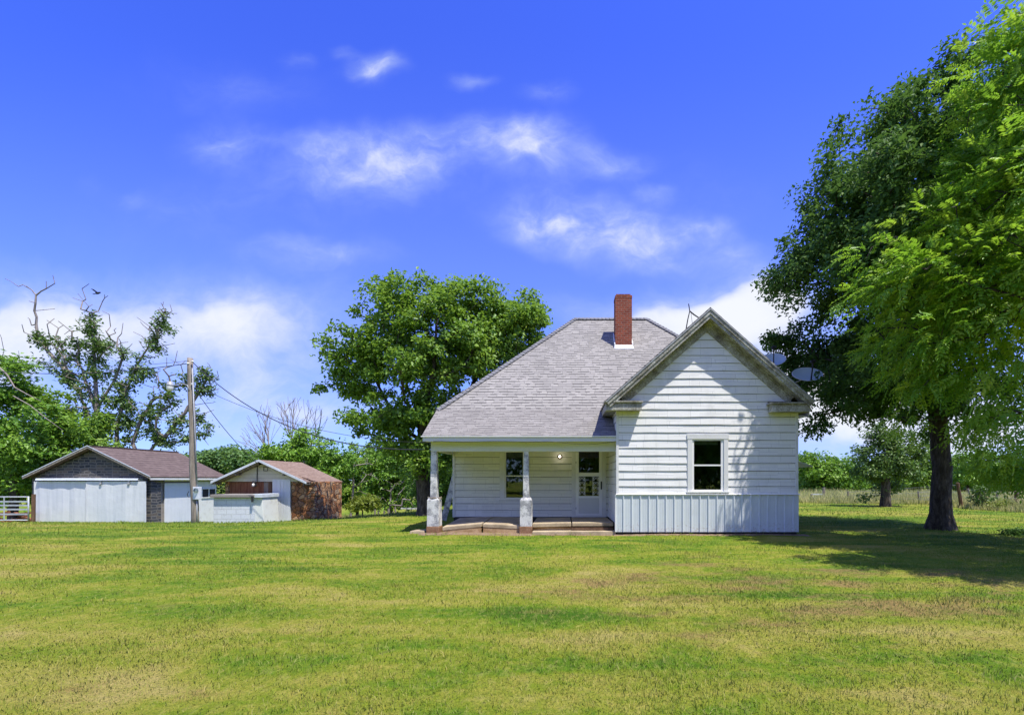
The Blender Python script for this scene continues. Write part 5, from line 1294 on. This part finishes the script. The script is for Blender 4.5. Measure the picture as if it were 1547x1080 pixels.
make_tree('storm_broken_tree', 'storm broken tree with low spreading limbs right behind the utility pole', 'tree',
    [gp(215, Y), W(216, 710, Y), W(220, 690, Y), W(236, 670, Y), (W(262, 650, Y))], .17,
    dl([(240, 580, 11), (250, 585, 12), (270, 590, 13), (280, 570, 10), (300, 580, 13), (312, 565, 12), (310, 590, 12), (322, 592, 9), (232, 595, 10), (260, 600, 12), (228, 622, 15), (245, 620, 14), (222, 650, 13), (270, 640, 12), (290, 635, 12), (305, 630, 13), (312, 645, 11), (300, 655, 11), (285, 660, 10), (240, 660, 12), (215, 625, 12), (255, 670, 12)]), 115, 9, .21, .26, 'leaf_elm', 'bark_pale', 54, taper=.6, twigs=90, sleeve=(19, .16),
    bare=bt([(268, 530), (265, 545), (252, 540), (262, 552), (252, 555), (313, 548), (328, 560), (318, 555), (308, 560), (330, 590), (315, 672), (322, 640), (280, 545)]), crotch=.3, tip_r=.018, flat=.9,
    limbs=[(.6, [W(200, 670, Y), W(215, 630, Y), W(235, 600, Y)]), (.9, [W(285, 615, Y), W(305, 585, Y)]), (.8, [W(270, 668, Y), W(300, 655, Y)])])

# leafy trees at the far left
Y = 27.5
make_tree('leafy_tree', 'rounded bright green tree rising behind the farm gate at the left edge', 'tree', [gp(20, Y), W(22, 720, Y), W(20, 640, Y)], .22,
    [lob(20, 600, 46, 66, Y), lob(-30, 620, 50, 90, Y), lob(60, 650, 44, 60, Y), lob(30, 700, 56, 60, Y), lob(0, 555, 30, 30, Y), lob(40, 560, 22, 22, Y), lob(-20, 720, 60, 60, Y), lob(60, 720, 30, 50, Y)], 260, 70, .24, .55, 'leaf_hedge', 'bark', 61, bare=bt([(2, 510), (0, 505), (30, 545), (28, 530), (6, 530)]), crotch=.3)
make_tree('leafy_tree', 'mid green leafy tree just behind the left slope of the garage roof', 'tree', [gp(100, 29.5), W(100, 720, 29.5), W(102, 660, 29.5)], .2,
    [lob(95, 640, 40, 44, 29.5), lob(130, 655, 32, 34, 29.5), lob(80, 690, 40, 50, 29.5), lob(70, 610, 26, 34, 29.5), lob(160, 668, 30, 20, 29.5)], 130, 60, .24, .5, 'leaf_mid', 'bark', 62, crotch=.3)
# long dead limb slung across the leafy tree
b = MB(); b.tube([W(-12, 545, 25.8), W(10, 565, 25.8), W(22, 585, 25.8), W(40, 595, 25.8), W(62, 606, 25.9)], [.045, .04, .035, .028, .015], 6); b.tube([W(20, 598, 25.8), W(45, 612, 25.8), W(70, 632, 25.9), W(95, 650, 26)], [.028, .026, .02, .012], 6)
tag(b.build('dead_limb', M['bark_pale'], None, True), 'pale broken dead limb lying across the leafy tree at the left edge', 'branch')

# bare tree and thicket behind the shed
Y = 36.0
rng = random.Random(3); tips = []
for i in range(170):
    a = R(rng.uniform(158, 38)); r = rng.uniform(.55, 1.0); tips.append(W(432 + math.cos(a) * 90 * r, 700 - math.sin(a) * 106 * r * (1 if a < 2.2 else .9), Y + rng.uniform(-1.5, 1.5)))
make_tree('bare_tree', 'leafless grey tree fanning out above the stone shed roof', 'tree', [gp(440, Y), W(440, 740, Y), W(438, 715, Y)], .14, [lob(432, 690, 10, 10, Y)], 1, 0, .2, .3, 'leaf_mid', 'bark_pale', 71, bare=tips, crotch=.5, tip_r=.014, pw=.95, taper=.5)
def bush_tree(name, lab, cat, px, Y, lobes, n, per, leaf, cr, lm, seed, r=.12, bare=(), group=None, bark='bark'):
    ys = [l[1] for l in lobes]; x0 = sum(l[0] for l in lobes) / len(lobes)
    return make_tree(name, lab, cat, [gp(px, Y), W(px, (max(ys) + CY + 20) / 2, Y), W((px + x0) / 2, sum(ys) / len(ys), Y)], r, [lob(*l, Y) for l in lobes], n, per, leaf, cr, M_name(lm), bark, seed, bare=bare, crotch=.1, group=group, flare=1.3)
def M_name(s): return s
bush_tree('thicket_tree', 'dense green tree directly behind the shed ridge under the bare tree', 'tree', 455, 33, [(450, 690, 40, 34), (465, 665, 26, 20), (420, 690, 30, 24), (500, 700, 36, 34), (400, 688, 22, 16)], 170, 50, .24, .5, 'leaf_hedge', 72)
bush_tree('thicket_tree', 'leafy green tree between the shed roof and the shade tree', 'tree', 540, 38, [(530, 705, 36, 34), (560, 690, 26, 22), (545, 740, 34, 26), (515, 740, 26, 30), (548, 757, 34, 12)], 140, 50, .26, .5, 'leaf_mid', 73)
bush_tree('thicket_tree', 'rounded bright green tree left of the shade tree trunk', 'tree', 592, 36, [(585, 700, 34, 30), (605, 720, 30, 34), (570, 735, 32, 30), (625, 690, 24, 30), (600, 680, 20, 14), (602, 757, 42, 13), (580, 762, 20, 8)], 170, 50, .25, .5, 'leaf_hedge', 74)
bush_tree('thicket_tree', 'dark leafy tree seen through the porch behind the left post', 'tree', 672, 30, [(665, 710, 30, 44), (690, 720, 24, 40), (640, 740, 24, 26), (668, 752, 40, 16)], 100, 50, .24, .5, 'leaf_dark', 75)
rng = random.Random(9)
bt2 = [W(rng.uniform(528, 572), rng.uniform(690, 750), 34 + rng.uniform(-.5, .5)) for _ in range(40)]
make_tree('bare_shrub', 'twiggy leafless small tree at the right corner of the stone shed', 'shrub', [gp(529, 34), W(533, 745, 34), W(534, 725, 34)], .09, [lob(534, 720, 5, 5, 34)], 1, 0, .2, .3, 'leaf_mid', 'bark_pale', 76, bare=bt2, crotch=.3, tip_r=.013)
bt3 = [W(rng.uniform(568, 640), rng.uniform(722, 768), 35 + rng.uniform(-.5, .5)) for _ in range(60)]
make_tree('bare_shrub', 'tangle of grey bare brush in front of the bright green thicket', 'shrub', [gp(588, 35), W(589, 764, 35), W(590, 752, 35)], .09, [lob(590, 740, 5, 5, 35)], 1, 0, .2, .3, 'leaf_mid', 'bark_pale', 77, bare=bt3, crotch=.1, tip_r=.015)
make_tree('yellow_bush', 'rounded yellow green bush on the lawn edge right of the shed', 'bush', [gp(548, 31.5), W(548, 766, 31.5), W(548, 760, 31.5)], .05, [lob(552, 757, 20, 10, 31.5), lob(538, 764, 16, 8, 31.5), lob(560, 764, 14, 8, 31.5)], 70, 34, .17, .26, 'leaf_yellow', 'bark', 78, crotch=.0, tip_r=.006)

# right side background
bush_tree('field_tree', 'rounded bright green tree beyond the wooden gate at the far field edge', 'tree', 1245, 42, [(1235, 715, 34, 28), (1262, 706, 30, 22), (1280, 725, 26, 24), (1215, 700, 24, 18), (1250, 735, 40, 14), (1222, 735, 20, 14)], 230, 50, .27, .55, 'leaf_hedge', 81)
bush_tree('orchard_tree', 'small fruit tree with short stout trunk on the far lawn', 'tree', 1338, 25, [(1335, 690, 40, 28), (1352, 670, 36, 22), (1318, 705, 30, 24), (1365, 710, 30, 26), (1340, 668, 26, 18), (1310, 752, 11, 7), (1375, 685, 22, 20), (1298, 690, 18, 12), (1390, 664, 18, 16), (1326, 652, 20, 12), (1352, 735, 22, 9)], 190, 60, .15, .38, 'leaf_elm', 82, .24)
bush_tree('field_tree', 'mid green tree filling the gap left of the thick dark trunk', 'tree', 1395, 44, [(1390, 715, 30, 30), (1410, 700, 26, 34), (1370, 730, 26, 16)], 150, 45, .28, .6, 'leaf_mid', 83)
bush_tree('field_tree', 'bright green tree behind the leaning fence post right of the dark trunk', 'tree', 1462, 40, [(1450, 715, 24, 24), (1475, 705, 24, 30), (1490, 725, 24, 18)], 140, 45, .26, .55, 'leaf_hedge', 84)
bush_tree('field_tree', 'dark green tree behind the fence at the right edge', 'tree', 1540, 42, [(1530, 705, 34, 34), (1570, 700, 40, 40), (1505, 725, 20, 18), (1630, 705, 40, 40)], 190, 45, .28, .6, 'leaf_far', 85)
make_tree('weed_clump', 'leafy weed clump at the fence right of the leaning post', 'weeds', [gp(1480, 23), W(1480, 768, 23), W(1481, 760, 23)], .03, [lob(1480, 758, 14, 12, 23), lob(1495, 762, 14, 10, 23), lob(1484, 742, 8, 12, 23)], 60, 30, .12, .2, 'leaf_elm', 'bark', 86, crotch=0, tip_r=.004)
make_tree('weed_clump', 'yellowish weed clump at the fence near the right edge', 'weeds', [gp(1520, 22), W(1520, 771, 22), W(1520, 766, 22)], .03, [lob(1515, 764, 18, 8, 22), lob(1545, 766, 18, 9, 22)], 60, 30, .12, .2, 'leaf_yellow', 'bark', 87, crotch=0, tip_r=.004)
make_tree('dark_shrub', 'low dark green shrub on the shaded lawn at the right edge', 'shrub', [gp(1535, 12.2), W(1535, 815, 12.2), W(1536, 808, 12.2)], .03, [lob(1535, 812, 20, 9, 12.2), lob(1550, 808, 20, 11, 12.2), lob(1527, 804, 8, 6, 12.2)], 80, 26, .085, .13, 'leaf_dark', 'bark', 88, crotch=0, tip_r=.004)

# far-off woods on both sides read as one mass each
def far_woods(name, lab, x0, x1, Y, ytop, seed, n=170, base=-2):
    rng = np.random.default_rng(seed); Vs = []; Fs = []; Rs = []; off = 0
    for i in range(n):
        px = rng.uniform(x0, x1); yy = Y + rng.uniform(-6, 10); top = ytop(px) + rng.normal(0, 2.0); c = W(px, top, yy); R_ = rng.uniform(2.0, 3.8)
        hz = max(c.z - R_ * .8, base + 1); m = 420
        d = unit(rng.normal(size=(m, 3))); rr = rng.random(m)[:, None] ** .35
        P = np.array([c.x, yy, hz]) + d * rr * np.array([R_, R_ * .8, R_ * 1.0]) 
        low = rng.random(m) < .35; P[low, 2] = rng.uniform(base, hz, low.sum())
        Nn = unit(np.array([0, 0, .7]) + d * .6 + rng.normal(0, .5, (m, 3))); A = rng.normal(size=(m, 3)); A = unit(A - Nn * np.sum(A * Nn, 1, keepdims=True)); L = rng.uniform(.45, .85, m)
        v, f, r = leaf_mesh(rng, P, Nn, A, L, L * .65, np.clip(rng.random(m) * .5 + rng.normal(.25, .18), 0, 1)); Vs.append(v); Fs.append(f + off); Rs.append(r); off += len(v)
    tag(link(name, np_mesh(name, np.concatenate(Vs), np.concatenate(Fs), M['leaf_far'], np.concatenate(Rs))), lab, 'woods', kind='stuff')
far_woods('far_woods', 'distant wooded rise behind the pole and sheds', -1100, 900, 95, lambda x: 690 - 12 * math.exp(-((x - 345) / 40) ** 2) - 8 * math.exp(-((x - 590) / 50) ** 2), 91, 480, -6)
far_woods('far_woods', 'distant line of woods beyond the pasture on the right', 1080, 2500, 90, lambda x: 702 + 5 * math.sin(x / 37), 92, 300, -4)

def roadside_woods():
    # trees across the road behind the photographer: the windows mirror them
    rng = np.random.default_rng(95); Vs = []; Fs = []; Rs = []; off = 0
    for i in range(70):
        x = rng.uniform(-45, 60); y = rng.uniform(-26, -19); h = rng.uniform(8, 15); R_ = rng.uniform(2.6, 4.2); m = 900
        d = unit(rng.normal(size=(m, 3))); P = np.array([x, y, h * .55]) + d * rng.random(m)[:, None] ** .4 * np.array([R_, R_ * .8, h * .5])
        Nn = unit(np.array([0, 0, .7]) + d * .6 + rng.normal(0, .5, (m, 3))); A = rng.normal(size=(m, 3)); A = unit(A - Nn * np.sum(A * Nn, 1, keepdims=True)); L = rng.uniform(.4, .8, m)
        v, f, r = leaf_mesh(rng, P, Nn, A, L, L * .65, np.clip(rng.random(m) * .5 + rng.normal(.25, .18), 0, 1)); Vs.append(v); Fs.append(f + off); Rs.append(r); off += len(v)
    tag(link('roadside_woods', np_mesh('roadside_woods', np.concatenate(Vs), np.concatenate(Fs), M['leaf_hedge'], np.concatenate(Rs))), 'wood across the road mirrored in the house windows', 'woods', kind='stuff')
roadside_woods()

# ------------------------------------------------------------------ grass
def blades(rng, X, Y, h, w, lean=.5):
    n = len(X); Z = gz(X, Y); a = rng.uniform(0, 2 * np.pi, n); d = np.stack([np.cos(a), np.sin(a), np.zeros(n)], 1)
    b = rng.uniform(0, 2 * np.pi, n); s = np.stack([np.cos(b), np.sin(b), np.zeros(n)], 1); P = np.stack([X, Y, Z - .004], 1); up = np.array([0, 0, 1.0])
    ln = (np.abs(rng.normal(0, lean, n)) + .1)[:, None]; H = h[:, None]; Wd = w[:, None] / 2
    m = P + up * H * .55 + d * H * ln * .35; t = P + up * H * (1 - .25 * np.minimum(ln, 1.2)) + d * H * ln
    V = np.stack([P - s * Wd, P + s * Wd, m + s * Wd * .8, m - s * Wd * .8, t], 1).reshape(-1, 3); i = np.arange(n)[:, None] * 5
    F = np.concatenate([i + np.array([[0, 1, 2]]), i + np.array([[0, 2, 3]]), i + np.array([[3, 2, 4]])], 1).reshape(-1, 3); return V, F
def vnoise(X, Y, s, seed):
    r = np.random.default_rng(seed).random((64, 64)); x = X * s; y = Y * s; xi = np.floor(x).astype(int); yi = np.floor(y).astype(int); fx = x - xi; fy = y - yi
    fx = fx * fx * (3 - 2 * fx); fy = fy * fy * (3 - 2 * fy); g = lambda a, b: r[a % 64, b % 64]
    return (g(xi, yi) * (1 - fx) + g(xi + 1, yi) * fx) * (1 - fy) + (g(xi, yi + 1) * (1 - fx) + g(xi + 1, yi + 1) * fx) * fy
def lawn_grass():
    rng = np.random.default_rng(7); Vs = []; Fs = []; Rs = []; off = 0
    for (y0, y1, dens, h0, w0) in ((1.6, 3.6, 3600, .033, .0052), (3.6, 5.2, 2400, .034, .0060), (5.2, 8.0, 1200, .036, .0075), (8, 12.5, 420, .042, .010), (12.5, 19, 150, .060, .013), (19, 31, 55, .075, .022)):
        n = int(dens * (y1 - y0) * ((y0 + y1) / 2 * 2.6 + 3)); Y = rng.uniform(y0, y1, n); X = rng.uniform(-1.36, 1.14, n) * Y + rng.uniform(-1.5, 1.5, n)
        ok = ~((X > BX0 - .05) & (X < BX1 + .05) & (Y > 12.25)) & ~((X > -3.85) & (X < BX0) & (Y > 12.4)) & ~((X > HX0) & (X < HX1) & (Y > 14)) & ~((X < -21.9) & (X > -28.3) & (Y > 24)) & ~((X < -11.5) & (X > -15.9) & (Y > 21)) & ~((X < -13.1) & (X > -15.2) & (Y > 19.5))
        den = .35 + .9 * vnoise(X, Y, .8, 1) * (.4 + vnoise(X, Y, 3.0, 2)); ok &= rng.random(n) < den
        soilp = (np.abs(Y - 12.2) < .14) & (X > -4) & (X < 6.6); ok &= ~(soilp & (rng.random(n) < .6))
        X, Y = X[ok], Y[ok]; n = len(X)
        tall = vnoise(X, Y, 1.3, 3) * .6 + vnoise(X, Y, 5.0, 4) * .5
        h = h0 * (.25 + 1.35 * tall) * rng.uniform(.5, 1.35, n); clump = vnoise(X, Y, 7.0, 6) * vnoise(X, Y, 1.7, 9) > .52; h[clump] *= 1.12; tuft = rng.random(n) < .015; h[tuft] *= 1.35
        edge = ((np.abs(Y - 12.2) < .16) & (X > -4.1) & (X < 6.6)); h[edge] *= 1.0 + 2.2 * vnoise(X, Y, 2.2, 12)[edge] ** 2
        v, f = blades(rng, X, Y, h, w0 * rng.uniform(.7, 1.3, n), .62); Vs.append(v); Fs.append(f + off); off += len(v)
        base = rng.random(n) * .75 + .1 * vnoise(X, Y, 2.0, 5); base[clump] *= .7; straw = rng.random(n) < .16; base[straw] = rng.uniform(.8, 1, straw.sum()); Rs.append(np.repeat(np.clip(base, 0, 1), 5))
    tag(link('lawn_grass', np_mesh('lawn_grass', np.concatenate(Vs), np.concatenate(Fs), M['blade'], np.concatenate(Rs))), 'short mown grass blades covering the lawn', 'grass', kind='stuff')
lawn_grass()
def tall_grass():
    rng = np.random.default_rng(17); n = 30000; t = rng.random(n); px = 1130 + t * 700; ycut = np.interp(px, [1130, 1400, 1470, 1547, 1830], [29.5, 27.0, 22.6, 20.4, 17.0])
    Y = ycut + rng.random(n) ** 1.4 * 13; X = (px - CX) * Y / FPX; h = rng.uniform(.45, .95, n) * (.55 + .6 * vnoise(X, Y, .5, 8)); h *= np.clip((Y - ycut) / 1.2 + .35, 0, 1)
    v, f = blades(rng, X, Y, h, rng.uniform(.018, .04, n), .30)
    tag(link('tall_grass', np_mesh('tall_grass', v, f, M['straw'], np.repeat(rng.random(n), 5))), 'tall pale seeding pasture grass beyond the mown lawn on the right', 'grass', kind='stuff')
    n = 6000; px = rng.uniform(505, 700, n); Y = rng.uniform(31.5, 37, n); X = (px - CX) * Y / FPX; v, f = blades(rng, X, Y, rng.uniform(.2, .6, n), rng.uniform(.02, .04, n), .35)
    tag(link('rough_grass', np_mesh('rough_grass', v, f, M['straw'], np.repeat(rng.random(n) * .6, 5))), 'rough uncut grass along the back edge of the lawn behind the shed', 'grass', kind='stuff')
tall_grass()
